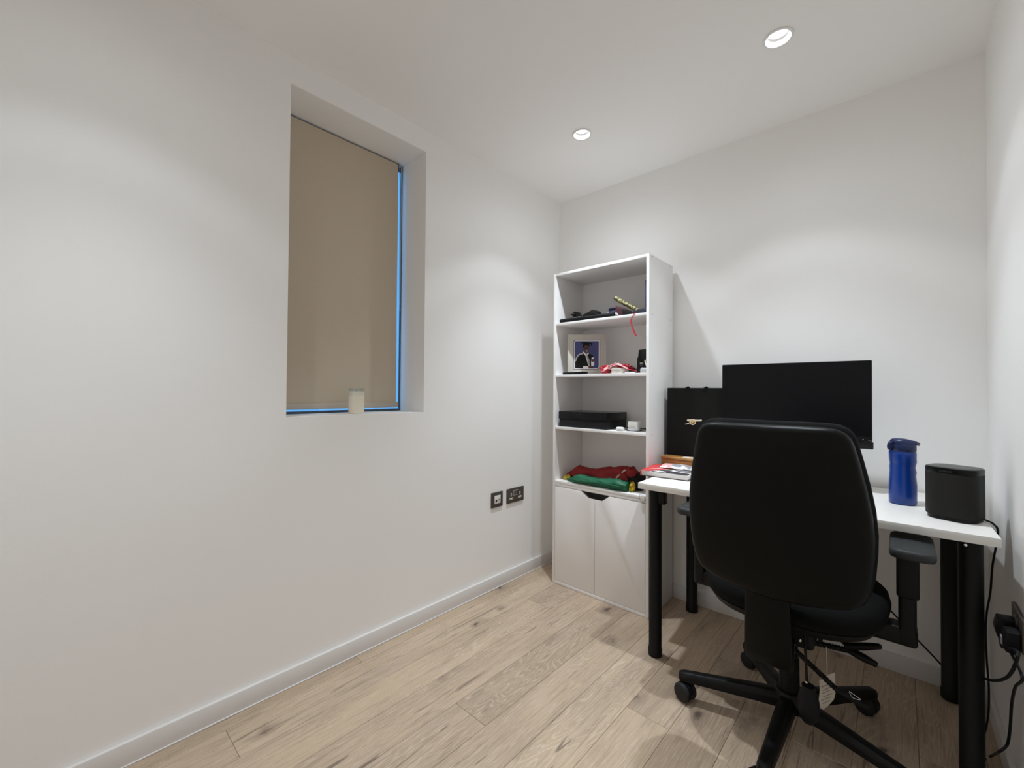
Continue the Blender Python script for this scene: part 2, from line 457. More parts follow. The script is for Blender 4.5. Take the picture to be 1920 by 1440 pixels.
SK, ST = .069, .014
def skirting(name, x0, x1, y0, y1, lab, bx=0.0, by=0.0):
    bm = bmesh.new(); bm_box(bm, x0, x1, y0, y1, .001, SK, .002)
    bm_box(bm, x0 + min(bx, 0), x1 + max(bx, 0), y0 + min(by, 0), y1 + max(by, 0), .0002, .0042, .0014)   # bead of sealant at the floor
    return tag(link(name, from_bm(bm, name), M['trim'], None, 35), lab, kind='structure')
skirting('baseboard_left', 0, ST, YR, 0, 'white skirting board along the window wall', bx=.004)
skirting('baseboard_back', ST, W - ST, -ST, 0, 'white skirting board behind the desk legs')
skirting('baseboard_right', W - ST, W, YR, 0, 'white skirting board by the desk end')
skirting('baseboard_rear', ST, W - ST, YR, YR + ST, 'white skirting board along the rear wall')

# window
win = thing('window_1', 'narrow recessed window behind the roller blind', 'window', (-.24, (WY0 + WY1) / 2, WZ0)); del win['category']; win['kind'] = 'structure'
fx0, fx1 = -.2175, WX
box('frame_sill_rail', fx0, fx1, WY0, WY1, WZ0, WZ0 + .011, M['frame'], win, .003)
box('frame_head_rail', fx0, fx1, WY0, WY1, WZ1 - .035, WZ1, M['frame'], win, .003)
box('frame_stile', fx0, fx1, WY0, WY0 + .025, WZ0 + .011, WZ1 - .035, M['frame'], win, .003)
box('frame_stile', fx0, fx1, WY1 - .006, WY1, WZ0 + .011, WZ1 - .035, M['frame'], win, .003)
box('pane', -.214, -.209, WY0 + .025, WY1 - .006, WZ0 + .011, WZ1 - .035, M['pane'], win, 0)

# ------------------------------------------------------------------ downlights
LLAB = ['small round recessed spotlight above the bookcase', 'small round recessed spotlight above the desk chair',
        'small round recessed spotlight near the window wall', 'small round recessed spotlight near the rear wall']
for i, (x, y) in enumerate(LIGHTS):
    t = thing('recessed_spotlight', LLAB[i], 'spotlight', (x, y, H + .03))
    lathe('trim_ring', [(.0475, -.001), (.0475, -.0035), (.045, -.005), (.040, -.0045), (.0345, .006), (.0335, .012), (.0390, .014), (.0395, -.001), (.0475, -.001)], (x, y, H), M['ledring'], t, 40)
    lathe('baffle', [(.0338, .0125), (.0300, .024), (.0315, .026), (.0388, .0145), (.0338, .0125)], (x, y, H), M['baffle'], t, 40)
    lathe('lamp_face', [(.0, .0205), (.0298, .0205), (.0298, .034), (0, .034)], (x, y, H), M['lampface'], t, 32)
    for nm, pw, ang, bl in (('wide_spill', LAMP_WIDE, 101, .32), ('beam', LAMP_BEAM, 80, 1.0), ('glow', LAMP_SPILL, 172, 1.0)):
        ld = bpy.data.lights.new('spot_' + nm, 'SPOT'); ld.energy = pw * LAMP_LEVEL[i]; ld.color = LAMP_COL
        ld.spot_size = math.radians(ang); ld.spot_blend = bl; ld.shadow_soft_size = .022
        lo = bpy.data.objects.new('lamp_' + nm, ld); COL.objects.link(lo); lo.location = (x, y, H - .002)
        lo.parent = t; lo.matrix_parent_inverse = WORLD_SPACE[t.name]

# ------------------------------------------------------------------ roller blind, candle
bl = thing('roller_blind', 'taupe roller blind pulled down inside the window recess', 'blind', (-.19, -1.42, 1.03))
BY0, BY1 = WY0 + .012, -1.141
bm = bmesh.new()
rows = []
nY, nZ = 8, 40
for k in range(nZ + 1):
    z = 1.062 + (2.284 - 1.062) * k / nZ
    rows.append([Vector((-.190 + .0012 * math.sin(9 * z + 3 * j / nY), BY0 + (BY1 - BY0) * j / nY, z)) for j in range(nY + 1)])
back = [[v + Vector((-.0009, 0, 0)) for v in r] for r in rows]
bm_loft(bm, rows, cap=False, closed=False); bm_loft(bm, back, cap=False, closed=False)
link('fabric', from_bm(bm, 'fabric'), M['blind'], bl, 60)
box('bottom_bar', -.1965, -.184, BY0 - .001, BY1 + .012, 1.036, 1.063, M['blindbar'], bl, .003)
lathe('roller_tube', [(.0, BY0), (.0058, BY0), (.0058, BY1 + .004), (0, BY1 + .004)], (0, 0, 0), M['darktrim'], bl, 24, Matrix.Translation((-.1975, 0, 2.282)) @ Matrix.Rotation(-math.pi / 2, 4, 'X'))
lathe('end_bracket', [(.0, BY1 + .005), (.0065, BY1 + .005), (.0065, BY1 + .016), (0, BY1 + .018)], (0, 0, 0), M['chain'], bl, 24, Matrix.Translation((-.1975, 0, 2.282)) @ Matrix.Rotation(-math.pi / 2, 4, 'X'))
yc = BY1 + .0145
tube('pull_chain', [(-.1845, yc, 2.275), (-.184, yc + .001, 2.2), (-.183, yc, 1.9), (-.183, yc, 1.56), (-.1835, yc + .001, 1.541), (-.188, yc + .003, 1.535), (-.1925, yc + .004, 1.545), (-.193, yc + .003, 1.6), (-.195, yc + .002, 1.9), (-.199, yc + .002, 2.2), (-.2035, yc, 2.278)], .0018, M['chain'], bl, 6, 5)

cp = P(668, 776, 0, -.085)
cnd = thing('jar_candle', 'cream candle in a clear glass jar on the window sill', 'candle', (cp.x, cp.y, WZ0))
lathe('wax', [(0, .0008), (.0325, .0008), (.0336, .003), (.0338, .098), (.030, .0985), (0, .0975)], (cp.x, cp.y, WZ0), M['wax'], cnd, 32)
lathe('glass_jar', [(.0339, .080), (.0346, .084), (.0346, .115), (.0330, .115), (.0330, .0992)], (cp.x, cp.y, WZ0), M['pane'], cnd, 32)
tube('wick', [(cp.x, cp.y, WZ0 + .096), (cp.x + .001, cp.y, WZ0 + .104), (cp.x + .003, cp.y, WZ0 + .109)], .0009, M['black'], cnd, 6)

# ------------------------------------------------------------------ wall sockets on the window wall
def socket_face(t, y0, y1, z0, z1, sgn=1, x=0.0):
    d = .0085 * sgn
    box('face_plate', x, x + d, y0, y1, z0, z1, M['bronze'], t, .0012)
    return x + d
t = thing('double_socket', 'dark bronze double power socket on the window wall', 'socket', (0, -.438, .457))
xf = socket_face(t, -.512, -.365, .457, .541)
for yc in (-.4765, -.4005):
    f = box('outlet', xf - .001, xf + .0008, yc - .0155, yc + .0155, .477, .488, M['insertw'], t, .0008)
    for s in (-1, 1): box('pin_slot', xf + .0003, xf + .0012, yc + s * .0095 - .003, yc + s * .0095 + .003, .4805, .4845, M['black'], f, 0)
    e = box('earth_outlet', xf - .001, xf + .0008, yc - .005, yc + .005, .496, .514, M['insertw'], t, .0008)
    box('pin_slot', xf + .0003, xf + .0012, yc - .002, yc + .002, .501, .509, M['black'], e, 0)
for yc in (-.4475, -.4295):
    box('rocker_switch', xf - .001, xf + .003, yc - .0075, yc + .0075, .5, .526, M['bronze'], t, .001)
box('switch_surround', xf - .001, xf + .0006, -.457, -.42, .4975, .5285, M['insertw'], t, .0004)
t = thing('aerial_socket', 'dark bronze single plate with white aerial sockets beside the double socket', 'socket', (0, -.595, .456))
xf = socket_face(t, -.640, -.550, .456, .541)
ins = box('white_insert', xf - .001, xf + .0015, -.618, -.570, .477, .523, M['insertw'], t, .001)
for yc, zc, mt in ((-.606, .494, 'black'), (-.583, .498, 'grey')):
    lathe('jack', [(0, 0), (.0055, 0), (.0055, .004), (0, .004)], (0, 0, 0), M[mt], ins, 16, Matrix.Translation((xf, yc, zc)) @ Matrix.Rotation(math.pi / 2, 4, 'Y'))

# ------------------------------------------------------------------ bookcase
BX0, BX1, BYF, BYB, BH = .199, .791, -.325, -.030, 1.815
TH = .0152
SH = [1.522, 1.219, .915, .600]            # top faces of the shelves
bc = thing('bookcase', 'tall white bookcase with open shelves above two doors', 'bookcase', ((BX0 + BX1) / 2, (BYF + BYB) / 2, 0))
box('side_panel', BX0, BX0 + TH, BYF, BYB, .001, BH, M['mel'], bc, .0008)
sp = box('side_panel', BX1 - TH, BX1, BYF, BYB, .001, BH, M['mel'], bc, .0008)
box('top_panel', BX0 + TH, BX1 - TH, BYF, BYB, BH - TH, BH, M['mel'], bc, .0008)
box('back_panel', BX0 + TH, BX1 - TH, BYB - .004, BYB, .02, BH - TH, M['mel'], bc, 0)
for i, z in enumerate(SH):
    box('shelf', BX0 + TH, BX1 - TH, BYF + .001, BYB - .004, z - TH, z, M['mel'], bc, .0008)
box('front_rail', BX0 + TH, BX1 - TH, BYF + .002, BYF + .020, SH[3] - TH - .0165, SH[3] - TH - .0006, M['mel'], bc, .0006)
box('bottom_panel', BX0 + TH, BX1 - TH, BYF + .001, BYB - .004, .001, .018, M['mel'], bc, .0008)
DZ0, DZ1 = .0205, SH[3] - TH - .019
xm = (BX0 + BX1) / 2 - .012
for s, (a, b) in enumerate(((BX0 + TH + .002, xm - .0015), (xm + .0015, BX1 - TH - .002))):
    nx, nw = .088, .042
    if s == 0: poly = [(a, DZ0), (b, DZ0), (b, DZ1 - .034), (b - nw, DZ1 - .034), (b - nx, DZ1), (a, DZ1)]
    else: poly = [(a, DZ0), (b, DZ0), (b, DZ1), (a + nx, DZ1), (a + nw, DZ1 - .034), (a, DZ1 - .034)]
    prism('door', [(x, BYF + .0015, z) for x, z in poly], (0, .016, 0), M['meldoor'], bc, .0006)
for z in (BH - .008, SH[0] - .008, SH[1] - .008, SH[2] - .008, SH[3] - .008, .010):
    for y in (BYF + .035, BYB - .028):
        lathe('screw_cap', [(0, 0), (.0036, 0), (.0036, .0007), (0, .0007)], (0, 0, 0), M['grey'], sp, 12, Matrix.Translation((BX1, y, z)) @ Matrix.Rotation(math.pi / 2, 4, 'Y'))

# ------------------------------------------------------------------ top shelf things
Z1 = SH[0]
t = thing('laptop_sleeve', 'flat black padded sleeve on the top shelf of the bookcase', 'sleeve', (.41, -.22, Z1))
o = box('sleeve_body', .232, .590, -.318, -.09, Z1 + .0005, Z1 + .024, M['sleeve'], t, .0105, 4)
tube('zip_edge', [(.238, -.3175, Z1 + .0125), (.41, -.319, Z1 + .0135), (.585, -.3175, Z1 + .0125)], .0022, M['blackmetal'], t, 8)
t = thing('folded_phone_stand', 'small black folding stand lying on the black sleeve', 'stand', (.355, -.24, Z1 + .024))
for x, dz, w in ((.322, .028, .010), (.338, .040, .013)):
    prism('bracket_arm', [(x, -.285, Z1 + .0245), (x + w, -.285, Z1 + .0245), (x + w - .026, -.285, Z1 + .0245 + dz), (x - .033, -.285, Z1 + .0245 + dz * .95)], (0, .05, 0), M['blackmetal'], t, .001)
box('foot_plate', .318, .362, -.29, -.225, Z1 + .0242, Z1 + .0285, M['white'], t, .001)
t = prism('black_wedge_case', [(.372, -.285, Z1 + .0245), (.462, -.285, Z1 + .0245), (.440, -.285, Z1 + .062), (.372, -.285, Z1 + .038)], (0, .085, 0), M['sleeve'], None, .004)
tag(t, 'black wedge-shaped pouch leaning on the black sleeve', 'pouch')
t = thing('rolled_cloth', 'navy rolled cloth with a pale end at the sleeve end', 'cloth', (.575, -.20, Z1))
bm = bmesh.new()
rings = []
for k in range(9):
    f = k / 8; z = Z1 + .0242 + .038 * f * (1 + .05 * math.sin(5 * f)); r = .036 * (1 + .06 * math.sin(9 * f)) * (.94 if k in (0, 8) else 1)
    rings.append([Vector((.553 + r * math.cos(a) * (1 + .05 * math.sin(3 * a)), -.235 + r * .9 * math.sin(a), z)) for a in [2 * math.pi * q / 20 for q in range(20)]])
bm_loft(bm, rings)
link('roll', from_bm(bm, 'roll'), M['denim'], t, 50)
box('tucked_label', .512, .530, -.262, -.256, Z1 + .0255, Z1 + .038, M['grey'], t, .001)
t = thing('maroon_case', 'maroon and black case under the patterned strap', 'case', (.655, -.27, Z1))
prism('case_body', [(.596, -.315, Z1 + .0005), (.692, -.315, Z1 + .0005), (.690, -.315, Z1 + .014), (.606, -.315, Z1 + .056), (.598, -.315, Z1 + .056)], (0, .09, 0), M['maroon'], t, .003)
prism('case_flap', [(.640, -.3165, Z1 + .0008), (.693, -.3165, Z1 + .0008), (.692, -.3165, Z1 + .016), (.640, -.3165, Z1 + .036)], (0, .004, 0), M['sleeve'], t, .001)
t = thing('patterned_strap', 'yellow and black patterned strap resting on the maroon case', 'strap', (.645, -.285, Z1 + .05))
bm = bmesh.new()
a, b = Vector((.582, -.285, Z1 + .103)), Vector((.712, -.285, Z1 + .021))
dirv = (b - a).normalized(); up = Vector((-dirv.z, 0, dirv.x))
if up.z < 0: up = -up
rings = []
for k in range(14):
    f = k / 13; c = a.lerp(b, f); w = .0115 * (1 + .12 * math.sin(k * 2.4))
    rings.append([c + up * (w * math.sin(q)) + Vector((0, .017 * math.cos(q), 0)) for q in [2 * math.pi * j / 12 for j in range(12)]])
bm_loft(bm, rings); link('woven_band', from_bm(bm, 'band'), M['yelpat'], t, 50)
for k in range(6):
    c = a.lerp(b, .08 + .16 * k) + up * .0085
    lathe('bead', [(0, -.003), (.003, -.002), (.0042, 0), (.003, .002), (0, .003)], tuple(c + Vector((0, -.006, 0))), M['black'], t, 8)
t = tag(box('navy_box', .690, .772, -.300, -.12, Z1 + .0005, Z1 + .026, M['navy'], None, .002), 'low navy box at the side panel of the top shelf', 'box')
t = thing('blue_frame', 'tall narrow blue frame standing against the side panel of the top shelf', 'frame', (.765, -.22, Z1 + .0268))
box('frame_board', .744, .752, -.272, -.13, Z1 + .0268, Z1 + .176, M['blueframe'], t, .002)
box('picture', .7430, .7442, -.262, -.140, Z1 + .085, Z1 + .160, M['grey'], t, 0)
t = thing('red_ribbon', 'thin red ribbon dangling over the edge of the top shelf', 'ribbon', (.705, -.330, Z1 - .1))
bm = bmesh.new()
pts = catmull([(.716, -.300, Z1 + .0025), (.715, -.322, Z1 + .003), (.709, -.3275, Z1 - .006), (.697, -.329, Z1 - .030), (.699, -.330, Z1 - .055), (.712, -.331, Z1 - .090), (.726, -.331, Z1 - .118)], 5)
rings = []
for i, p_ in enumerate(pts):
    f = i / (len(pts) - 1); w = .0022 + .0022 * f; sx = Vector((math.cos(.3 + .6 * f), math.sin(.3) * .3, .2)).normalized()
    rings.append([p_ - sx * w + Vector((0, -.0006, 0)), p_ + sx * w + Vector((0, -.0006, 0)), p_ + sx * w + Vector((0, .0006, 0)), p_ - sx * w + Vector((0, .0006, 0))])
bm_loft(bm, rings); link('ribbon_strip', from_bm(bm, 'ribbon'), M['ribred'], t, 60)
t = thing('white_earbud', 'tiny white earbud with a wire at the shelf edge', 'earbud', (.607, -.315, Z1))
bm = bmesh.new()
tube('bud', [(.600, -.318, Z1 + .017), (.607, -.319, Z1 + .012), (.613, -.319, Z1 + .008)], .005, M['plugwhite'], t, 10, 4, lambda f: .0025 + .003 * math.sin(math.pi * f))
tube('wire', [(.613, -.319, Z1 + .008), (.622, -.320, Z1 + .003), (.629, -.3265, Z1 - .002), (.630, -.327, Z1 - .014)], .0009, M['plugwhite'], t, 6)

# ------------------------------------------------------------------ second shelf things
Z2 = SH[1]
fr = thing('photo_mount', 'cream card mount with a graduation portrait of a person on a blue backdrop', 'photo', (.37, -.23, Z2))
FA = Vector((.281, -.297, Z2 + .0008)); FU = Vector((.179, .132, 0)); FV = Vector((-.0155, .0205, .2365)); FN = FU.cross(FV).normalized()
if FN.y > 0: FN = -FN
def fp(zx, zy, lift=0.0):
    """zoom coordinates of the mount -> point on it"""
    v = (880 - zy) / 735; x0 = 230 + 15 * v; x1 = 938 - 13 * v
    return FA + FU * ((zx - x0) / (x1 - x0)) + FV * v + FN * lift
def card(name, poly, lift, mat, par, th=.0003):
    return prism(name, [fp(x, y, lift) for x, y in poly], -FN * th, mat, par)
prism('mount_board', [FA, FA + FU, FA + FU + FV, FA + FV], -FN * .004, M['mount'], fr, .0008)
inner = [(365, 270), (800, 270), (800, 730), (770, 765), (365, 765)]
card('dark_outline', [(345, 275), (375, 243), (822, 243), (822, 745), (780, 792), (345, 792)], .0004, M['hair'], fr)
card('white_line', [(352, 282), (382, 252), (813, 252), (813, 742), (776, 783), (352, 783)], .0008, M['white'], fr)
ph = card('photo_print', [(368, 296), (385, 270), (798, 270), (798, 735), (768, 768), (368, 768)], .0012, M['photoblue'], fr)
card('gown', [(370, 768), (372, 640), (395, 570), (440, 520), (515, 495), (620, 495), (680, 520), (712, 560), (720, 640), (700, 700), (690, 768)], .0016, M['gown'], ph)
card('hood_lining', [(374, 640), (382, 580), (420, 520), (470, 490), (520, 492), (515, 510), (465, 520), (420, 560), (395, 630), (380, 642)], .0020, M['hood'], ph)
card('neck', [(548, 440), (602, 440), (608, 500), (545, 490)], .0020, M['skin'], ph)
card('shirt', [(505, 470), (530, 462), (575, 510), (612, 478), (620, 500), (600, 530), (632, 620), (636, 720), (612, 720), (560, 540)], .0023, M['white'], ph)
card('tie', [(575, 512), (600, 512), (610, 560), (634, 640), (632, 720), (618, 720), (590, 600)], .0026, M['tie'], ph)
card('face', [(524, 372), (536, 352), (575, 342), (612, 352), (626, 378), (622, 430), (604, 470), (585, 487), (562, 480), (536, 448)], .0026, M['skin'], ph)
card('hair', [(514, 400), (512, 340), (530, 310), (600, 303), (632, 330), (632, 385), (624, 372), (606, 356), (560, 352), (535, 366), (524, 398)], .0029, M['hair'], ph)
card('cap', [(460, 298), (560, 290), (690, 304), (686, 316), (640, 318), (628, 340), (524, 338), (520, 312)], .0032, M['hair'], ph)
card('tassel', [(656, 312), (682, 312), (680, 362), (662, 364)], .0035, M['gown'], ph)
card('smile', [(562, 446), (600, 442), (592, 458), (570, 460)], .0031, M['white'], ph)
card('eyes', [(545, 392), (612, 388), (612, 397), (545, 401)], .0031, M['hair'], ph)
card('scroll', [(672, 572), (708, 568), (718, 690), (700, 728), (662, 728), (660, 650)], .0028, M['white'], ph)
card('hand', [(664, 610), (716, 590), (722, 640), (690, 650), (668, 652)], .0031, M['skin'], ph)
card('name_card', [(514, 728), (612, 728), (612, 775), (514, 775)], .0034, M['white'], ph)
card('sleeve_hand', [(612, 730), (690, 725), (690, 760), (612, 766)], .0030, M['skin'], ph)
card('crest_mark', [(484, 832), (492, 820), (504, 820), (512, 832), (498, 842)], .0004, M['hair'], fr)
card('printed_line', [(522, 828), (622, 828), (622, 833), (522, 833)], .0004, M['grey'], fr)
tag(box('phone', .262, .425, -.3225, -.3035, Z2 + .0005, Z2 + .013, M['consolegloss'], None, .004, 3), 'slim black bar lying in front of the photo mount', 'phone')

def blob_strip(name, pts, w, mat, par, th=.0008, twist=0.0):
    bm = bmesh.new(); pts = catmull(pts, 5); rings = []
    for i, p_ in enumerate(pts):
        d = (pts[min(i + 1, len(pts) - 1)] - pts[max(i - 1, 0)]).normalized()
        a = twist * i / len(pts)
        s = d.cross(Vector((math.sin(a), -.2, math.cos(a)))).normalized(); n_ = s.cross(d)
        rings.append([p_ - s * w - n_ * th, p_ + s * w - n_ * th, p_ + s * w + n_ * th, p_ - s * w + n_ * th])
    bm_loft(bm, rings); return link(name, from_bm(bm, name), mat, par, 60)
def crumple(name, c, rx, ry, rz, mat, par, amp=.25, seed=0, n=22, flat=None):
    bm = bmesh.new(); rings = []
    for k in range(1, n // 2):
        th = math.pi * k / (n // 2); row = []
        for j in range(n):
            ph_ = 2 * math.pi * j / n
            d = Vector((math.sin(th) * math.cos(ph_), math.sin(th) * math.sin(ph_), math.cos(th)))
            f = 1 + amp * noise.noise(d * 2.3 + Vector((seed, seed * 2, 0))) + amp * .5 * noise.noise(d * 5.5 + Vector((0, seed, 3)))
            p_ = Vector(c) + Vector((d.x * rx * f, d.y * ry * f, d.z * rz * f))
            if flat is not None: p_.z = max(p_.z, flat)
            row.append(p_)
        rings.append(row)
    bm_loft(bm, rings); return link(name, from_bm(bm, name), mat, par, 60)
t = thing('ribbon_pile', 'heap of red and white medal ribbons on the second shelf', 'ribbons', (.58, -.27, Z2))
crumple('red_heap', (.512, -.262, Z2 + .022), .028, .03, .027, M['ribred'], t, .55, 1, flat=Z2 + .0006)
crumple('dark_heap', (.665, -.225, Z2 + .012), .045, .028, .014, M['maroon'], t, .45, 4, flat=Z2 + .0006)
crumple('pink_heap', (.575, -.262, Z2 + .037), .038, .035, .018, M['ribpink'], t, .7, 2, 30)
crumple('red_fold', (.622, -.258, Z2 + .033), .044, .035, .015, M['ribred'], t, .7, 6, 30)
for k, (pts, mt, w) in enumerate([
    ([(.522, -.308, Z2 + .012), (.530, -.314, Z2 + .016), (.540, -.310, Z2 + .028), (.560, -.30, Z2 + .036)], 'ribpink', .010),
    ([(.540, -.300, Z2 + .030), (.566, -.302, Z2 + .044), (.590, -.298, Z2 + .052)], 'ribred', .006),
    ([(.590, -.296, Z2 + .046), (.612, -.300, Z2 + .046), (.640, -.30, Z2 + .036), (.660, -.296, Z2 + .024)], 'ribpink', .010),
    ([(.60, -.30, Z2 + .044), (.635, -.298, Z2 + .033), (.665, -.292, Z2 + .020), (.695, -.285, Z2 + .016), (.705, -.28, Z2 + .010)], 'ribred', .005)]):
    blob_strip('ribbon', pts, w, M[mt], t, twist=.8)
tag(lathe('round_tin', [(0, .0006), (.044, .0006), (.046, .003), (.046, .018), (.047, .0185), (.047, .027), (.044, .029), (0, .029)], (.602, -.268, Z2), M['tin'], None, 36), 'shallow cream round tin under the medal ribbons', 'tin')
tag(lathe('white_disc', [(0, .0006), (.026, .0006), (.0275, .003), (.026, .0065), (0, .0075)], (.675, -.296, Z2), M['white'], None, 30), 'small flat white disc at the edge of the second shelf', 'disc')
t = thing('black_trophy_box', 'upright black gift box with a gold cup emblem', 'box', (.735, -.24, Z2))
pr = [(.708, Z2 + .0006), (.7745, Z2 + .0006), (.7745, Z2 + .124), (.716, Z2 + .120), (.715, Z2 + .084), (.708, Z2 + .076)]
prism('carton', [(x, -.285, z) for x, z in pr], (0, .07, 0), M['paperblack'], t, .0015)
blob_strip('cup_emblem', [(.752, -.2875, Z2 + .066), (.755, -.2875, Z2 + .05), (.762, -.2875, Z2 + .034), (.771, -.2875, Z2 + .026)], .0026, M['goldpale'], t)
prism('cup_bowl', [(.756, -.2868, Z2 + .068), (.772, -.2868, Z2 + .069), (.772, -.2868, Z2 + .045), (.764, -.2868, Z2 + .052)], (0, .001, 0), M['gold'], t)
for z in (.048, .038): prism('printed_mark', [(.724, -.2862, Z2 + z), (.742, -.2862, Z2 + z), (.742, -.2862, Z2 + z + .006), (.724, -.2862, Z2 + z + .006)], (0, .0008, 0), M['dkgrey' if z < .04 else 'grey'], t)
tag(crumple('plastic_wrap', (.752, -.302, Z2 + .012), .019, .012, .0145, M['clearwrap'], None, .4, 9, flat=Z2 + .0008), 'crumpled clear plastic wrap before the black gift box', 'wrapper')

# ------------------------------------------------------------------ third shelf things
Z3 = SH[2]
t = thing('games_console', 'wide black two-tier media box on the third shelf', 'console', (.39, -.21, Z3))
box('lower_tier', .232, .545, -.308, -.085, Z3 + .0006, Z3 + .044, M['consolematt'], t, .002)
box('upper_tier', .229, .547, -.311, -.082, Z3 + .046, Z3 + .090, M['consolegloss'], t, .002)
box('seam', .234, .543, -.306, -.088, Z3 + .043, Z3 + .047, M['black'], t, 0)
tag(box('earbud_case', .600, .642, -.315, -.285, Z3 + .0006, Z3 + .021, M['plugwhite'], None, .0098, 4), 'small rounded white earbud case beside the media box', 'case')
t = thing('charger_plug', 'white cube charger plug with a black cable on the third shelf', 'charger', (.68, -.24, Z3))
box('body', .650, .706, -.275, -.222, Z3 + .0006, Z3 + .052, M['plugwhite'], t, .006, 3)
box('face_mark', .662, .694, -.2758, -.2748, Z3 + .018, Z3 + .036, M['tin'], t, .0004)
tube('cable', [(.655, -.27, Z3 + .022), (.648, -.287, Z3 + .016), (.662, -.296, Z3 + .005), (.690, -.29, Z3 + .003), (.72, -.285, Z3 + .006), (.74, -.27, Z3 + .012), (.765, -.25, Z3 + .016)], .0024, M['cable'], t, 8)
t = tag(box('paper_sheet', .640, .772, -.3215, -.2895, Z3 + .0006, Z3 + .0022, M['white'], None, 0), 'thin white leaflets near the edge of the third shelf', 'paper')
t = thing('coiled_cable', 'dark coiled cable on the third shelf by the side panel', 'cable', (.735, -.24, Z3))
tube('coil', [(.735 + .026 * math.cos(a), -.235 + .026 * math.sin(a), Z3 + .004 + .0012 * a) for a in [i * .7 for i in range(20)]], .0022, M['cable'], t, 7, 3)

# ------------------------------------------------------------------ folded flag on the fourth shelf
Z4 = SH[3]
fl = thing('folded_flag', 'crumpled red, green and yellow flag on the shelf above the doors', 'flag', (.46, -.24, Z4))
def cloth_roll(name, xs, cy, hw, hh, base, mat, par, seed, amp=.006, n=28, tipl=.3, tipr=.6, ysk=0.0):
    bm = bmesh.new(); rings = []
    m_ = 30
    for i in range(m_ + 1):
        f = i / m_; x = xs[0] + (xs[1] - xs[0]) * f
        e = min(1, tipl + (1 - tipl) * f * 5) * min(1, tipr + (1 - tipr) * (1 - f) * 7)
        row = []
        for j in range(n):
            a = 2 * math.pi * j / n
            yy, zz = math.cos(a), math.sin(a)
            sq = (abs(yy) ** 2.6 + abs(zz) ** 2.6) ** (-1 / 2.6)
            q = Vector((x * 14, math.cos(a) * 1.6 + seed, math.sin(a) * 1.6))
            w = 1 + .26 * noise.noise(q) + .13 * noise.noise(q * 2.7)
            h_ = hh(f) if callable(hh) else hh
            p_ = Vector((x, cy + ysk * f + yy * sq * hw * e * w, base + h_ * e + zz * sq * h_ * e * w + amp * noise.noise(q * 4)))
            p_.z = max(p_.z, Z4 + .0008); row.append(p_)
        rings.append(row)
    bm_loft(bm, rings); return link(name, from_bm(bm, name), mat, par, 70)
cloth_roll('red_fold', (.228, .664), -.205, .062, lambda f: .047 - .012 * math.sin(math.pi * min(1, f * 1.25)) + .010 * f, Z4 + .001, M['flagred'], fl, 1.3)
cloth_roll('black_fold', (.620, .708), -.208, .056, .045, Z4 + .001, M['flagblack'], fl, 4.3, tipr=.3)
cloth_roll('green_fold', (.285, .660), -.288, .033, lambda f: .026 - .004 * math.sin(4 * f), Z4 + .001, M['flaggreen'], fl, 7.7, tipr=.8)
blob_strip('green_crease', [(.30, -.322, Z4 + .022), (.40, -.324, Z4 + .020), (.50, -.324, Z4 + .027), (.64, -.324, Z4 + .026)], .004, M['flaggreen'], fl, .003)
crumple('yellow_tip', (.262, -.262, Z4 + .014), .024, .022, .014, M['flagyellow'], fl, .7, 2, flat=Z4 + .0008)
crumple('yellow_corner', (.678, -.276, Z4 + .024), .013, .020, .024, M['flagyellow'], fl, .8, 5, flat=Z4 + .0008)
blob_strip('white_hem', [(.578, -.268, Z4 + .05), (.592, -.264, Z4 + .07), (.612, -.250, Z4 + .094), (.625, -.235, Z4 + .104)], .006, M['flagwhite'], fl, .002)
crumple('red_peak', (.648, -.222, Z4 + .082), .034, .036, .036, M['flagred'], fl, .35, 8)
t = thing('shelf_clip', 'small clear plastic clip with wire at the cabinet shelf corner', 'clip', (.765, -.328, Z4 - .03))
box('clip_body', .752, .774, -.3315, -.3255, Z4 - .024, Z4 + .004, M['plugwhite'], t, .002)
tube('clip_wire', [(.748, -.329, Z4 + .012), (.746, -.330, Z4 - .008), (.752, -.331, Z4 - .022), (.764, -.331, Z4 - .030)], .0008, M['grey'], t, 6)

# ------------------------------------------------------------------ desk
DROT = math.radians(1.7)
DZ = .735
dk = thing('desk', 'white rectangular desk on four round black legs', 'desk', (.883, -.631, 0), DROT, local=True)
DL, DD, DT = 1.032, .588, .025
box('desk_top', 0, DL, 0, DD, DZ - DT, DZ, M['desk'], dk, .0012)
for lx, ly in ((.055, .056), (.052, DD - .052), (DL - .052, .054), (DL - .052, DD - .066)):
    lg = lathe('leg', [(0, .001), (.0255, .001), (.0285, .004), (.0285, .034), (.0262, .037), (.0262, DZ - DT - .022), (.0262, DZ - DT - .003), (0, DZ - DT - .003)], (lx, ly, 0), M['blackmetal'], dk, 32)
    lathe('mount_plate', [(0, DZ - DT - .0042), (.040, DZ - DT - .0042), (.043, DZ - DT - .002), (.043, DZ - DT - .0002), (0, DZ - DT - .0002)], (lx, ly, 0), M['blackmetal'], lg, 32)
    if lx < .5: box('clamp_block', lx + .004, lx + .046, ly - .018, ly + .018, DZ - DT - .062, DZ - DT - .004, M['blackmetal'], lg, .006, 3)
    lathe('screw', [(0, 0), (.004, 0), (.0035, .002), (0, .0025)], (0, 0, 0), M['chrome'], lg, 12, Matrix.Translation((lx - .014, ly - .0425, DZ - DT - .010)) @ Matrix.Rotation(math.pi / 2, 4, 'X'))
def D(x, y, z=0.0):
    c, s = math.cos(DROT), math.sin(DROT); return Vector((.883 + c * x - s * y, -.631 + s * x + c * y, z))

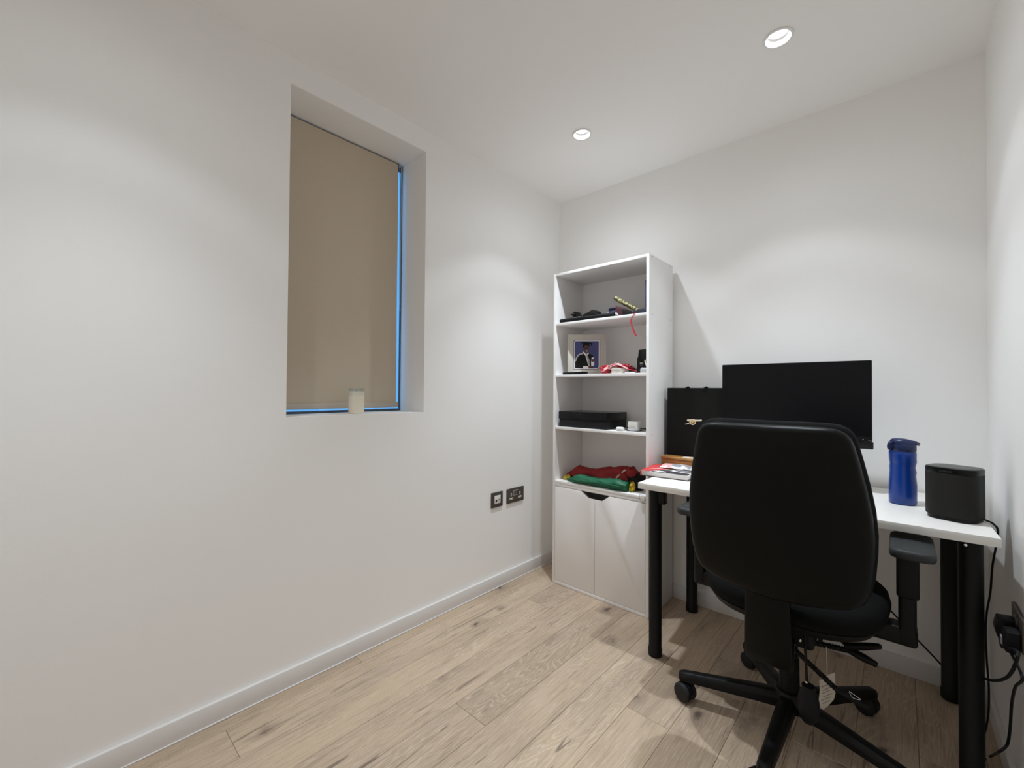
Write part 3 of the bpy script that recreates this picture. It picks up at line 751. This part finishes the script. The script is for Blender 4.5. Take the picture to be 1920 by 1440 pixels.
# monitor
MX0, MX1, MY = 1.094, 1.633, -.200
mo = thing('monitor', 'black flat desktop monitor with a blank screen', 'monitor', ((MX0 + MX1) / 2, MY + .03, DZ))
hs = box('housing', MX0, MX1, MY, MY + .026, .936, 1.2525, M['bezel'], mo, .003)
box('screen', MX0 + .004, MX1 - .004, MY - .0006, MY + .001, .9565, 1.2485, M['screen'], mo, 0)
box('lower_bar', MX0 + .002, MX1 + .003, MY + .004, MY + .030, .908, .9345, M['spkbar'], mo, .002)
box('power_light', 1.6045, 1.6075, MY - .0012, MY, .944, .9462, M['white'], mo, 0)
box('bezel_mark', 1.6215, 1.6315, MY - .0012, MY, .9405, .9418, M['grey'], mo, 0)
box('stand_neck', 1.33, 1.395, MY + .03, MY + .052, DZ + .012, 1.05, M['bezel'], mo, .004)
box('stand_base', 1.26, 1.465, MY - .04, MY + .125, DZ + .0006, DZ + .013, M['bezel'], mo, .004)

# gift bag
GY = -.158
g0, g1 = P(1251, 727, 1, GY), P(1354, 727, 1, GY)
GX0, GX1, GZ = g0.x, g0.x + .330, g0.z
gb = thing('gift_bag', 'tall black paper gift bag with a gold cannon logo', 'bag', ((GX0 + GX1) / 2, GY + .045, DZ))
bm = bmesh.new(); r0 = []
for z, b_ in ((DZ + .0008, .0), (DZ + .12, .003), (GZ - .14, .002), (GZ, .012)):
    r0.append([Vector((GX0, GY + b_ * .3, z)), Vector((GX1, GY + b_ * .3, z)), Vector((GX1 + .0, GY + .09 - b_, z)), Vector((GX1 - b_ * .0 , GY + .09 - b_, z)), Vector((GX0 + b_ * .1, GY + .09 - b_, z)), Vector((GX0 + b_, GY + .045, z))])
r0 = [[q[0], q[1], q[2], q[4], q[5]] for q in r0]
bm_loft(bm, r0, cap=False); bm.faces.new([v for v in list(bm.verts)[:5]])
link('bag_body', from_bm(bm, 'bag_body'), M['paperblack'], gb, 20)
for px in (1286, 1320):
    q = P(px, 727, 1, GY)
    tube('handle_end', [(q.x + .004, GY + .001, GZ - .016), (q.x - .001, GY - .002, GZ - .006), (q.x + .004, GY + .003, GZ + .001), (q.x + .012, GY + .008, GZ + .002), (q.x + .016, GY + .014, GZ - .02)], .0046, M['cable'], gb, 8)
def gpt(zx, zy, lift):
    q = P(1270 + zx * .03125, 770 + zy * .03125, 1, GY); q.y = GY + .0005 - lift; return q
def gpoly(name, pts, lift, mat, par): return prism(name, [gpt(x, y, lift) for x, y in pts], (0, .0006, 0), mat, par)
lg = gpoly('cannon_logo', [(570, 580), (600, 530), (700, 510), (1080, 540), (1340, 548), (1345, 535), (1465, 540), (1475, 585), (1465, 630), (1345, 640), (1180, 640), (1000, 655), (740, 650), (620, 630)], .0016, M['goldpale'], gb)
tag(lg, 'gold foil cannon logo')
gpoly('cannon_trail', [(430, 810), (560, 775), (680, 720), (740, 690), (740, 620), (830, 620), (830, 720), (740, 760), (620, 810), (520, 830)], .0014, M['goldpale'], lg)
def ring_poly(name, cx, cy, ro, ri, mat, par, lift):
    bm = bmesh.new(); n = 28
    R_ = [[gpt(cx + r * math.cos(2 * math.pi * i / n), cy + r * 1.0 * math.sin(2 * math.pi * i / n), l) for i in range(n)] for r, l in ((ro, lift - .0008), (ro, lift), (ri, lift), (ri, lift - .0008))]
    bm_loft(bm, R_, cap=False); return link(name, from_bm(bm, name), mat, par)
ring_poly('wheel_rim', 935, 675, 185, 148, M['goldpale'], lg, .0028)
ring_poly('wheel_hub', 935, 650, 70, 4, M['gold'], lg, .0030)
for a in range(0, 360, 45):
    ca, sa = math.cos(math.radians(a)), math.sin(math.radians(a))
    gpoly('wheel_spoke', [(935 + 50 * ca - 14 * sa, 670 + 50 * sa + 14 * ca), (935 + 155 * ca - 14 * sa, 675 + 155 * sa + 14 * ca), (935 + 155 * ca + 14 * sa, 675 + 155 * sa - 14 * ca), (935 + 50 * ca + 14 * sa, 670 + 50 * sa - 14 * ca)], .0026, M['gold'], lg)

# wooden box
wb = thing('wooden_box', 'brown varnished wooden box lying in front of the gift bag', 'box', (.93, -.19, DZ))
box('box_body', .815, 1.085, -.232, -.164, DZ + .0006, DZ + .052, M['woodbox'], wb, .002)
box('lid', .812, 1.088, -.234, -.162, DZ + .0525, DZ + .064, M['woodtop'], wb, .002)
box('paper_label', .915, 1.04, -.225, -.185, DZ + .0641, DZ + .0650, M['tin'], wb, 0)
bm = bmesh.new()
lathe('clasp', [(0, 0), (.017, 0), (.017, .004), (.011, .006), (0, .006)], (0, 0, 0), M['black'], wb, 20, Matrix.Translation((.992, -.2325, DZ + .033)) @ Matrix.Rotation(math.pi / 2, 4, 'X'))

# books
def cover_patch(par, polys, x0, x1, y0, y1, z, wav):
    for k, (nm, pts, mt) in enumerate(polys):
        prism(nm, [(x0 + (x1 - x0) * u, y0 + (y1 - y0) * v, z + .0004 * (k + 1)) for u, v in pts], (0, 0, .0004), M[mt], par)
bk = thing('hardback_book', 'hardback book with a red, grey and white cover at the desk edge', 'book', (.822, -.481, DZ), math.radians(6), local=True)
BW, BD, BT = .212, .215, .025
box('page_block', .004, BW - .004, .003, BD - .003, DZ * 0 + .003, BT - .003, M['pages'], bk, .001)
box('lower_board', 0, BW, 0, BD, .0006, .003, M['dkgrey'], bk, .0008)
ub = box('upper_board', 0, BW, 0, BD, BT - .003, BT, M['white'], bk, .0008)
box('spine', -.002, .0025, 0, BD, .0006, BT, M['red'], bk, .001)
cover_patch(ub, [('red_area', [(0, 0), (.20, 0), (.42, .45), (.5, .75), (.48, 1), (0, 1)], 'red'),
                 ('pale_area', [(.10, .28), (.36, .42), (.46, .72), (.30, .60)], 'ribpink'),
                 ('yellow_area', [(.34, .66), (.56, .60), (.58, .86), (.44, .98), (.28, .9)], 'yellow'),
                 ('orange_area', [(.40, .50), (.55, .48), (.58, .62), (.36, .68)], 'orange'),
                 ('dark_area', [(.22, 0), (.98, .0), (.99, .16), (.62, .24), (.58, .34), (.40, .30), (.30, .14)], 'dkgrey'),
                 ('white_curve', [(.26, .01), (.55, .01), (.52, .10), (.36, .12)], 'white'),
                 ('grey_area', [(.62, .34), (.99, .30), (.99, .50), (.74, .56), (.66, .48)], 'grey'),
                 ('grey_streak', [(.60, .66), (.98, .60), (.98, .72), (.70, .80)], 'grey'),
                 ('dark_streak', [(.72, .48), (.92, .46), (.88, .54), (.74, .55)], 'dkgrey'),
                 ('white_streak', [(.58, .20), (.66, .26), (.80, .22), (.72, .16)], 'white')], 0, BW, 0, BD, BT, 0)
bk.location.z = DZ
mg = thing('curled_magazine', 'thin glossy magazine with a curled cover on the hardback book', 'magazine', (.86, -.40, DZ + BT + .006), math.radians(6), local=True)
bm = bmesh.new(); rows = []
for i in range(13):
    f = i / 12; rows.append([Vector((.012 + .150 * g / 10, .02 + .125 * f, .0012 + .011 * math.sin(math.pi * f) * (.6 + .4 * math.sin(math.pi * g / 10)))) for g in range(11)])
low = [[Vector((v.x, v.y, v.z - .0010)) for v in r] for r in rows]
bm_loft(bm, rows, cap=False, closed=False); bm_loft(bm, low, cap=False, closed=False)
for f_ in bm.faces:
    c = f_.calc_center_median(); f_.material_index = (1 if noise.noise(Vector((c.x * 40, c.y * 22, 1.7))) > .05 else (2 if c.x > .06 else 0))
link('cover', from_bm(bm, 'cover'), [M['ribpink'], M['white'], M['grey']], mg, 60)

# water bottle
BP = Vector((1.7185, -.290, DZ))
wbt = thing('water_bottle', 'blue plastic water bottle with a navy flip lid on the desk', 'bottle', BP)
prof = [(0, .0006), (.034, .0006), (.0375, .004), (.0378, .03), (.0372, .07), (.0362, .100), (.0352, .115), (.0358, .13), (.0345, .142), (.0360, .150), (.0368, .160), (.0372, .175), (.0368, .183), (.034, .188), (0, .188)]
bm = bmesh.new(); n = 40; rings = []
for r, z in prof:
    row = []
    for i in range(n):
        a = 2 * math.pi * i / n
        grip = 0
        if .05 < z < .155: grip = .0022 * max(0, math.cos(a + .4)) * math.sin((z - .05) * 180)
        row.append(Vector((BP.x + (max(r, 1e-5) - grip) * math.cos(a), BP.y + (max(r, 1e-5) - grip) * math.sin(a), DZ + z)))
    rings.append(row)
bm_loft(bm, rings); link('bottle_body', from_bm(bm, 'bottle_body'), M['bottle'], wbt, 50)
lathe('lid_collar', [(0, .186), (.0355, .186), (.0368, .189), (.0368, .208), (.035, .211), (0, .211)], tuple(BP), M['bottlelid'], wbt, 36)
cr = _rt.copy(); cr.z = 0; cr.normalize(); cf = Vector((-cr.y, cr.x, 0))
def bl_pt(u, v, z): return BP + cr * u + cf * v + Vector((0, 0, z))
bm = bmesh.new(); rings = []
for z, us, ue, hw in ((.2095, -.035, .044, .033), (.2135, -.036, .060, .033), (.219, -.035, .060, .032), (.226, -.031, .036, .027), (.230, -.024, .016, .020), (.2312, -.012, .006, .009)):
    c = (us + ue) / 2; hl = (ue - us) / 2
    rings.append([bl_pt(c + hl * math.copysign(abs(math.cos(a)) ** .8, math.cos(a)), hw * math.copysign(abs(math.sin(a)) ** .8, math.sin(a)) * (1 if math.cos(a) < 0 else (1 - .75 * max(0, math.cos(a)) ** 2)), z - (.010 * max(0, math.cos(a)) ** 3 if z > .213 else .004 * max(0, math.cos(a)) ** 3)) for a in [2 * math.pi * i / 28 for i in range(28)]])
bm_loft(bm, rings); link('flip_cap', from_bm(bm, 'flip_cap'), M['bottlelid'], wbt, 50)
bm = bmesh.new()
bm_tube(bm, [bl_pt(-.033, 0, .192), bl_pt(-.046, 0, .194), bl_pt(-.0485, 0, .203), bl_pt(-.045, 0, .214), bl_pt(-.034, 0, .217)], .005, 8, 4)
link('hinge_loop', from_bm(bm, 'hinge_loop'), M['bottlelid'], wbt, 50)

# speaker
SPK = Vector((1.838, -.418, DZ)); SROT = math.radians(-22)
sk = thing('smart_speaker', 'black upright wireless speaker with mesh grille on the desk', 'speaker', SPK, SROT, local=True)
def rr_loft(name, levels, mat, par, r=.042):
    bm = bmesh.new(); bm_loft(bm, [[Vector((x * s, y * s, z)) for x, y in rrect(.122, .118, r, 8)] for s, z in levels])
    return link(name, from_bm(bm, name), mat, par, 45)
rr_loft('base', [(.90, .0006), (.93, .002), (.93, .010), (.90, .011)], M['spkband'], sk)
rr_loft('grille', [(.95, .0105), (.99, .012), (1.0, .016), (1.0, .142), (.995, .143)], M['grille'], sk)
bd = rr_loft('top_band', [(.99, .1432), (1.0, .1440), (1.003, .1580), (.985, .1605), (.965, .1606)], M['spkband'], sk)
rr_loft('top_plate', [(.955, .1590), (.955, .1612), (.94, .1618), (.5, .1616)], M['spktop'], sk)
cu = bpy.data.curves.new('speaker_text', 'FONT'); cu.body = 'SONOS'; cu.size = .0078; cu.space_character = 1.25; cu.align_x = 'CENTER'; cu.align_y = 'CENTER'; cu.extrude = .0001
to = bpy.data.objects.new('tmp_text', cu); COL.objects.link(to)
dg = bpy.context.evaluated_depsgraph_get(); me = bpy.data.meshes.new_from_object(to.evaluated_get(dg)); bpy.data.objects.remove(to)
me.transform(Matrix.Translation((0, -.0595, .1512)) @ Matrix.Rotation(math.pi / 2, 4, 'X')); me.materials.clear()
link('lettering', me, M['lettering'], bd)

# ------------------------------------------------------------------ office chair
HX, HY = 1.435, -.648
ch = thing('office_chair', 'black high-back swivel office chair at the desk', 'chair', (HX, HY, 0))
# five-star base with casters
hub = lathe('hub', [(0, .070), (.040, .070), (.046, .076), (.046, .118), (.038, .132), (.030, .134), (0, .134)], (HX, HY, 0), M['blackplastic'], ch, 32)
for k in range(5):
    a = math.radians(197 - 72 * k); dv = Vector((math.cos(a), math.sin(a), 0)); sv = Vector((-dv.y, dv.x, 0)); c0 = Vector((HX, HY, 0))
    bm = bmesh.new(); rings = []
    for r, zt, zb, w in ((.030, .124, .076, .026), (.10, .118, .076, .025), (.20, .108, .072, .0225), (.30, .099, .068, .020), (.330, .096, .066, .019), (.345, .090, .068, .014)):
        c = c0 + dv * r; t_ = (zt - zb)
        prof = [(-w, zb), (w, zb), (w, zt - t_ * .45), (w * .62, zt), (-w * .62, zt), (-w, zt - t_ * .45)]
        rings.append([c + sv * u + Vector((0, 0, z)) for u, z in prof])
    bm_loft(bm, rings); bmesh.ops.bevel(bm, geom=bm.edges[:], offset=.002, segments=1, affect='EDGES')
    link('base_leg', from_bm(bm, 'base_leg'), M['blackplastic'], ch, 35)
    # caster
    wc = c0 + dv * .334
    ca = a + (0.9, 2.2, .35, 1.3, 2.7)[k]; ax = Vector((math.cos(ca), math.sin(ca), 0)); fd = Vector((-ax.y, ax.x, 0))
    wcen = wc + fd * .014 + Vector((0, 0, .0318))
    R_ = Matrix((ax, fd, Vector((0, 0, 1)))).transposed().to_4x4()
    bm = bmesh.new()
    bm_lathe(bm, [(0, .052), (.0062, .052), (.0062, .075), (0, .075)], tuple(Vector((wc.x, wc.y, 0))), 12)
    hr = []
    for s in (-.0085, .0085):
        hr.append([wcen + ax * s + fd * (.0325 * math.cos(q)) + Vector((0, 0, .0325 * math.sin(q))) for q in [math.radians(-25 + 230 * i / 14) for i in range(15)]] )
    bm_loft(bm, hr)
    cs = link('caster', from_bm(bm, 'caster'), M['blackplastic'], ch, 40)
    for s in (-1, 1):
        Mx = Matrix.Translation(wcen + ax * (s * .0165)) @ R_ @ Matrix.Rotation(math.pi / 2, 4, 'Y')
        lathe('wheel', [(0, -.0105), (.025, -.0105), (.029, -.0085), (.0315, -.004), (.0315, .004), (.029, .0085), (.025, .0105), (0, .0105)], (0, 0, 0), M['rubber'], cs, 28, Mx)
lathe('gas_lift_cover', [(0, .13), (.030, .13), (.0285, .24), (.0255, .242), (.0245, .335), (0, .335)], (HX, HY, 0), M['blackplastic'], ch, 28)
lathe('gas_lift_rod', [(0, .33), (.014, .33), (.014, .375), (0, .375)], (HX, HY, 0), M['chrome'], ch, 20)
# mechanism
mc = box('tilt_mechanism', HX - .085, HX + .085, HY - .135, HY + .13, .345, .405, M['blackmetal'], ch, .012, 3)
for x, z in ((HX + .050, .372), (HX + .034, .353)):
    lathe('bolt', [(0, 0), (.0055, 0), (.005, .003), (0, .004)], (0, 0, 0), M['chrome'], mc, 12, Matrix.Translation((x, HY - .1355, z)) @ Matrix.Rotation(math.pi / 2, 4, 'X'))
# seat
def superpts(w, d, e=3.0, n=48, taper=0.0):
    o = []
    for i in range(n):
        a = 2 * math.pi * i / n; c, s = math.cos(a), math.sin(a)
        q = (abs(c) ** e + abs(s) ** e) ** (-1 / e)
        y = s * q; o.append((c * q * w * (1 + taper * y), y * d))
    return o
SC = Vector((HX, HY + .030, 0))
def pad_loft(name, levels, w, d, mat, e=3.0, taper=0.0, dish=0.0):
    bm = bmesh.new(); base = superpts(w, d, e, 48, taper)
    bm_loft(bm, [[Vector((SC.x + x * s, SC.y + y * s, z + (dish * (y / d) ** 2 if dish else 0))) for x, y in base] for s, z in levels])
    return link(name, from_bm(bm, name), mat, ch, 60)
pad_loft('seat_pan', [(.55, .398), (.80, .402), (.93, .418), (.985, .440), (.97, .444)], .248, .243, M['blackplastic'], 2.8, .05)
pad_loft('seat_cushion', [(.95, .440), (1.0, .448), (1.02, .468), (1.0, .490), (.95, .503), (.85, .510), (.5, .508), (.15, .505)], .250, .246, M['chairfab'], 2.8, .05)
# back support bar
bm = bmesh.new(); rings = []
path = [(-.02, .372, .040), (-.12, .362, .048), (-.185, .342, .055), (-.226, .322, .060), (-.242, .332, .060), (-.2475, .36, .060), (-.252, .45, .0585), (-.258, .56, .056)]
pts = [Vector((HX - .012, HY + y, z)) for y, z, w in path]
for i, (p_, (y, z, w)) in enumerate(zip(pts, path)):
    d = (pts[min(i + 1, len(pts) - 1)] - pts[max(i - 1, 0)]).normalized(); nrm = Vector((1, 0, 0)).cross(d)
    h_ = .014
    prof = [(-w, -h_ * .6), (-w * .88, -h_), (w * .88, -h_), (w, -h_ * .6), (w, h_ * .6), (w * .88, h_), (-w * .88, h_), (-w, h_ * .6)]
    rings.append([p_ + Vector((1, 0, 0)) * u + nrm * v for u, v in prof])
bm_loft(bm, rings); link('back_support_bar', from_bm(bm, 'back_support_bar'), M['chairshell'], ch, 40)
# backrest: outline in its own leaning plane
TAU = math.radians(8)
half = [(0, 1.038), (.08, 1.0385), (.135, 1.037), (.160, 1.033), (.176, 1.024), (.187, 1.010), (.194, .99), (.205, .94), (.218, .875), (.2275, .81), (.2315, .75), (.2305, .70), (.2255, .635), (.216, .590), (.203, .564), (.185, .551), (.15, .541), (.08, .530)]
outl = half + [(0, .526)] + [(-u, v) for u, v in half[:0:-1]]
B0 = Vector((HX, HY - .270, .5)); BU = Vector((0, -math.sin(TAU), math.cos(TAU))); BN = Vector((0, -math.cos(TAU), -math.sin(TAU)))
vc = .79
def back_ring(s, off, grow=0.0, curve=0.0):
    r = []
    for u, v in outl:
        du, dv_ = u * s, (v - vc) * s
        L_ = math.hypot(du, dv_) or 1
        du += du / L_ * grow; dv_ += dv_ / L_ * grow
        bow = curve * ((du / .23) ** 2)
        r.append(B0 + Vector((1, 0, 0)) * du + BU * (vc + dv_ - .5) + BN * (off - bow))
    return r
bm = bmesh.new()
bm_loft(bm, [back_ring(s, o, 0, .022) for s, o in ((.05, .016), (.35, .016), (.65, .0145), (.85, .012), (.93, .009), (.965, .005), (.985, .0), (.997, -.008), (1.0, -.018), (.985, -.022))])
link('backrest_shell', from_bm(bm, 'backrest_shell'), M['chairshell'], ch, 60)
bm = bmesh.new()
bm_loft(bm, [back_ring(s, o, 0, .022) for s, o in ((.975, -.018), (1.0, -.022), (1.022, -.032), (1.024, -.048), (1.0, -.062), (.93, -.072), (.75, -.080), (.4, -.084), (.05, -.085))])
link('backrest_cushion', from_bm(bm, 'backrest_cushion'), M['chairfab'], ch, 60)
# arms
for s in (-1, 1):
    ax = HX + s * .292
    arm = box('arm_post', ax - .020, ax + .020, HY - .005, HY + .062, .395, .665, M['blackplastic'], ch, .010, 3)
    box('height_sleeve', ax - .024, ax + .026, HY - .009, HY + .066, .53, .665, M['blackplastic'], arm, .008, 3)
    xa, xb = sorted((HX + s * .09, ax + s * .022))
    box('arm_bracket', xa, xb, HY - .002, HY + .058, .388, .442, M['blackplastic'], arm, .010, 3)
    bm = bmesh.new(); base = [(x, y) for x, y in rrect(.098, .235, .034, 6)]
    bm_loft(bm, [[Vector((ax + s * .010 + x * q, HY + .02 + y * q, z + .006 * (y / .117) ** 2)) for x, y in base] for q, z in ((.80, .657), (.94, .660), (1.0, .668), (1.0, .678), (.975, .684), (.93, .686), (.5, .6855))])
    link('arm_pad', from_bm(bm, 'arm_pad'), M['padgrey'], arm, 50)
# levers
def lever(name, p0, p1, r, rib=True, n=40):
    return tube(name, [p0, Vector(p0).lerp(Vector(p1), .5), p1], r, M['blackplastic'], ch, 12, n // 2, (lambda f: r * (1 + (.16 * math.sin(f * 110) if rib else 0))))
YL = -.64
lv = lever('lever_stem', P(1488, 1196, 1, YL), P(1588, 1219, 1, YL), .0085)
def paddle(par, p0, p1, w):
    p0, p1 = Vector(p0), Vector(p1)
    tube('lever_paddle', [p0, p0.lerp(p1, .35), p0.lerp(p1, .7), p1], w, M['blackplastic'], par, 12, 6, lambda f: w * (.75 + .3 * math.sin(math.pi * min(1, f * 1.1)) if f < .97 else .55))
paddle(lv, P(1585, 1212, 1, YL), P(1652, 1212, 1, YL - .02), .0108)
paddle(lv, P(1583, 1214, 1, YL + .02), P(1645, 1247, 1, YL), .0115)
lv2 = lever('lever_stem', P(1548, 1170, 1, YL + .03), P(1592, 1212, 1, YL + .02), .009)
lever('lever_link', P(1545, 1182, 1, YL), P(1536, 1205, 1, YL), .006, False)
rd = lever('adjuster_rod', P(1484, 1212, 1, -.70), P(1572, 1296, 1, -.70), .0078)
tube('rod_grip', [P(1570, 1294, 1, -.70), P(1600, 1312, 1, -.70), P(1630, 1329, 1, -.70)], .0075, M['blackplastic'], rd, 12, 6, lambda f: .0085 - .002 * f)
tube('rod_clip', [P(1592, 1296, 1, -.715), P(1606, 1306, 1, -.715), P(1614, 1312, 1, -.715), P(1600, 1309, 1, -.715), P(1592, 1298, 1, -.715)], .0008, M['chrome'], rd, 6, 5)
lathe('tension_knob', [(0, 0), (.013, 0), (.0155, .004), (.0155, .018), (.012, .022), (0, .022)], (0, 0, 0), M['blackplastic'], ch, 12, Matrix.Translation(P(1385, 1136, 1, -.735)) @ Matrix.Rotation(math.radians(60), 4, 'Y'))
tube('knob_stem', [P(1385, 1136, 1, -.735), P(1415, 1142, 1, -.735), P(1455, 1148, 1, -.735)], .008, M['blackplastic'], ch, 10)
# lumbar hand pump
pump = tube('air_hose', [P(1508, 1152, 1, -.80), P(1509, 1190, 1, -.80), P(1511, 1240, 1, -.80), P(1513, 1284, 1, -.80)], .0038, M['cable'], ch, 8)
tag(pump, 'thin black air hose of the hand pump')
q = P(1516, 1320, 1, -.80); qt, qb = P(1513, 1284, 1, -.80).z, P(1518, 1355, 1, -.80).z
lathe('pump_bulb', [(0, 0), (.014, .001), (.022, .012), (.0275, .035), (.0275, .062), (.023, .085), (.017, .095), (.017, qt - qb), (0, qt - qb)], (q.x, q.y, qb), M['cable'], pump, 28)
lathe('hose_cap', [(0, 0), (.0035, 0), (.003, .002), (0, .0025)], (0, 0, 0), M['chrome'], pump, 10, Matrix.Translation(P(1512, 1279, 1, -.806)) @ Matrix.Rotation(math.pi / 2, 4, 'X'))

# paper tag tied to the chair lever
tg = thing('paper_tag', 'cream paper tag hanging on a string from the chair lever', 'tag', P(1550, 1330, 1, -.66))
YT = -.66
tube('string', [P(1549, 1204, 1, YT + .02), P(1550, 1230, 1, YT), P(1551, 1266, 1, YT)], .0009, M['tagpaper'], tg, 6)
cpts = [(1536, 1276), (1544, 1272), (1556, 1264), (1565.5, 1261), (1566, 1300), (1563, 1312), (1552, 1324), (1543, 1331), (1536, 1330), (1535, 1312), (1537, 1295)]
cardo = prism('card', [P(x, y, 1, YT + .018 * (x - 1536) / 30) for x, y in cpts], (.0006, .0012, 0), M['tagpaper'], tg)
for k in range(6):
    y0 = 1285 + 6.2 * k; x0, x1 = 1540 + (k % 2) * 3, 1560 - (k % 3) * 2
    pr = []
    for x, y in ((x0, y0 + 3), (x1, y0 - 4), (x1, y0 - 2.6), (x0, y0 + 4.4)):
        q = P(x, y, 1, YT + .018 * (x - 1536) / 30); pr.append(q + (CAM - q).normalized() * .0012)
    prism('printed_line', pr, (0, .0003, 0), M['tagprint'], cardo)

# ------------------------------------------------------------------ right-hand wall socket, plug and cables
t = thing('wall_socket', 'dark double power socket on the wall beside the desk', 'socket', (W, -.56, .42))
box('face_plate', W - .0085, W, -.640, -.493, .455, .541, M['bronze'], t, .0012)
box('rocker_switch', W - .0115, W - .008, -.59, -.574, .505, .528, M['bronze'], t, .001)
box('rocker_switch', W - .0115, W - .008, -.565, -.549, .505, .528, M['bronze'], t, .001)
pg = thing('power_plug', 'black mains plug whose cord curves across to the desk leg', 'plug', (W - .03, -.525, .44))
prism('plug_body', [(W - .0095, -.552, .505), (W - .040, -.547, .500), (W - .045, -.543, .47), (W - .040, -.540, .445), (W - .0095, -.540, .440)], (0, .046, 0), M['cable'], pg, .004)
prism('cord_grip', [(W - .038, -.533, .448), (W - .016, -.533, .448), (W - .020, -.533, .415), (W - .034, -.533, .415)], (0, .018, 0), M['cable'], pg, .003)
pg2 = thing('adapter_plug', 'black mains plug whose cord hangs down to the floor', 'plug', (W - .03, -.60, .42))
prism('plug_body', [(W - .0095, -.636, .505), (W - .036, -.632, .500), (W - .040, -.628, .47), (W - .036, -.626, .445), (W - .0095, -.626, .440)], (0, .046, 0), M['cable'], pg2, .004)
box('rating_label', W - .043, W - .0405, -.622, -.606, .462, .482, M['grey'], pg2, 0)
t = pg
tube('cord', [Vector((W - .027, -.524, .418)), P(1907, 1222, 0, W - .03), P(1902, 1250, 0, W - .035), P(1888, 1270, 0, W - .045), P(1868, 1276, 0, W - .055), P(1848, 1273, 0, W - .065), P(1830, 1265, 0, W - .075)], .0036, M['cable'], t, 8)
t = pg2
tube('cord', [Vector((W - .025, -.604, .442)), P(1917, 1270, 0, W - .026), P(1904, 1288, 0, W - .025), P(1897, 1320, 0, W - .022), P(1894, 1365, 0, W - .022), P(1889, 1395, 0, W - .026), P(1876, 1408, 0, W - .045), P(1858, 1418, 2, .006), P(1838, 1428, 2, .0055), P(1800, 1436, 2, .0055)], .0032, M['cable'], t, 8)
t = thing('speaker_cable', 'thin black cable hanging off the desk end behind the speaker', 'cable', (1.92, -.35, .2))
e0 = D(DL + .006, .20, 0)
tube('cord', [SPK + Vector((.035, .052, .006)), Vector((1.888, -.372, DZ + .0045)), Vector((1.906, -.400, DZ + .004)), Vector((1.9185, -.43, DZ + .0015)), Vector((1.924, -.452, DZ - .02)), P(1861, 1060, 0, 1.925), P(1857, 1110, 0, 1.922), P(1850, 1150, 0, 1.918), P(1848, 1190, 0, 1.916), P(1850, 1235, 0, 1.917), P(1854, 1290, 0, 1.918), P(1853, 1340, 0, 1.916), P(1846, 1375, 0, 1.91), P(1838, 1400, 0, 1.9)], .0028, M['cable'], t, 8)
t = thing('monitor_cable', 'black cable slanting down behind the desk to the back leg', 'cable', (1.72, -.04, .06))
tube('cord', [Vector((1.36, -.012, .80)), Vector((1.40, -.010, .70)), Vector((1.44, -.016, .55)), Vector((1.56, -.030, .36)), P(1665, 1140, 1, -.032), P(1716, 1195, 1, -.03), P(1768, 1250, 1, -.03), Vector((1.86, -.035, .04)), Vector((1.905, -.05, .006))], .003, M['cable'], t, 8)
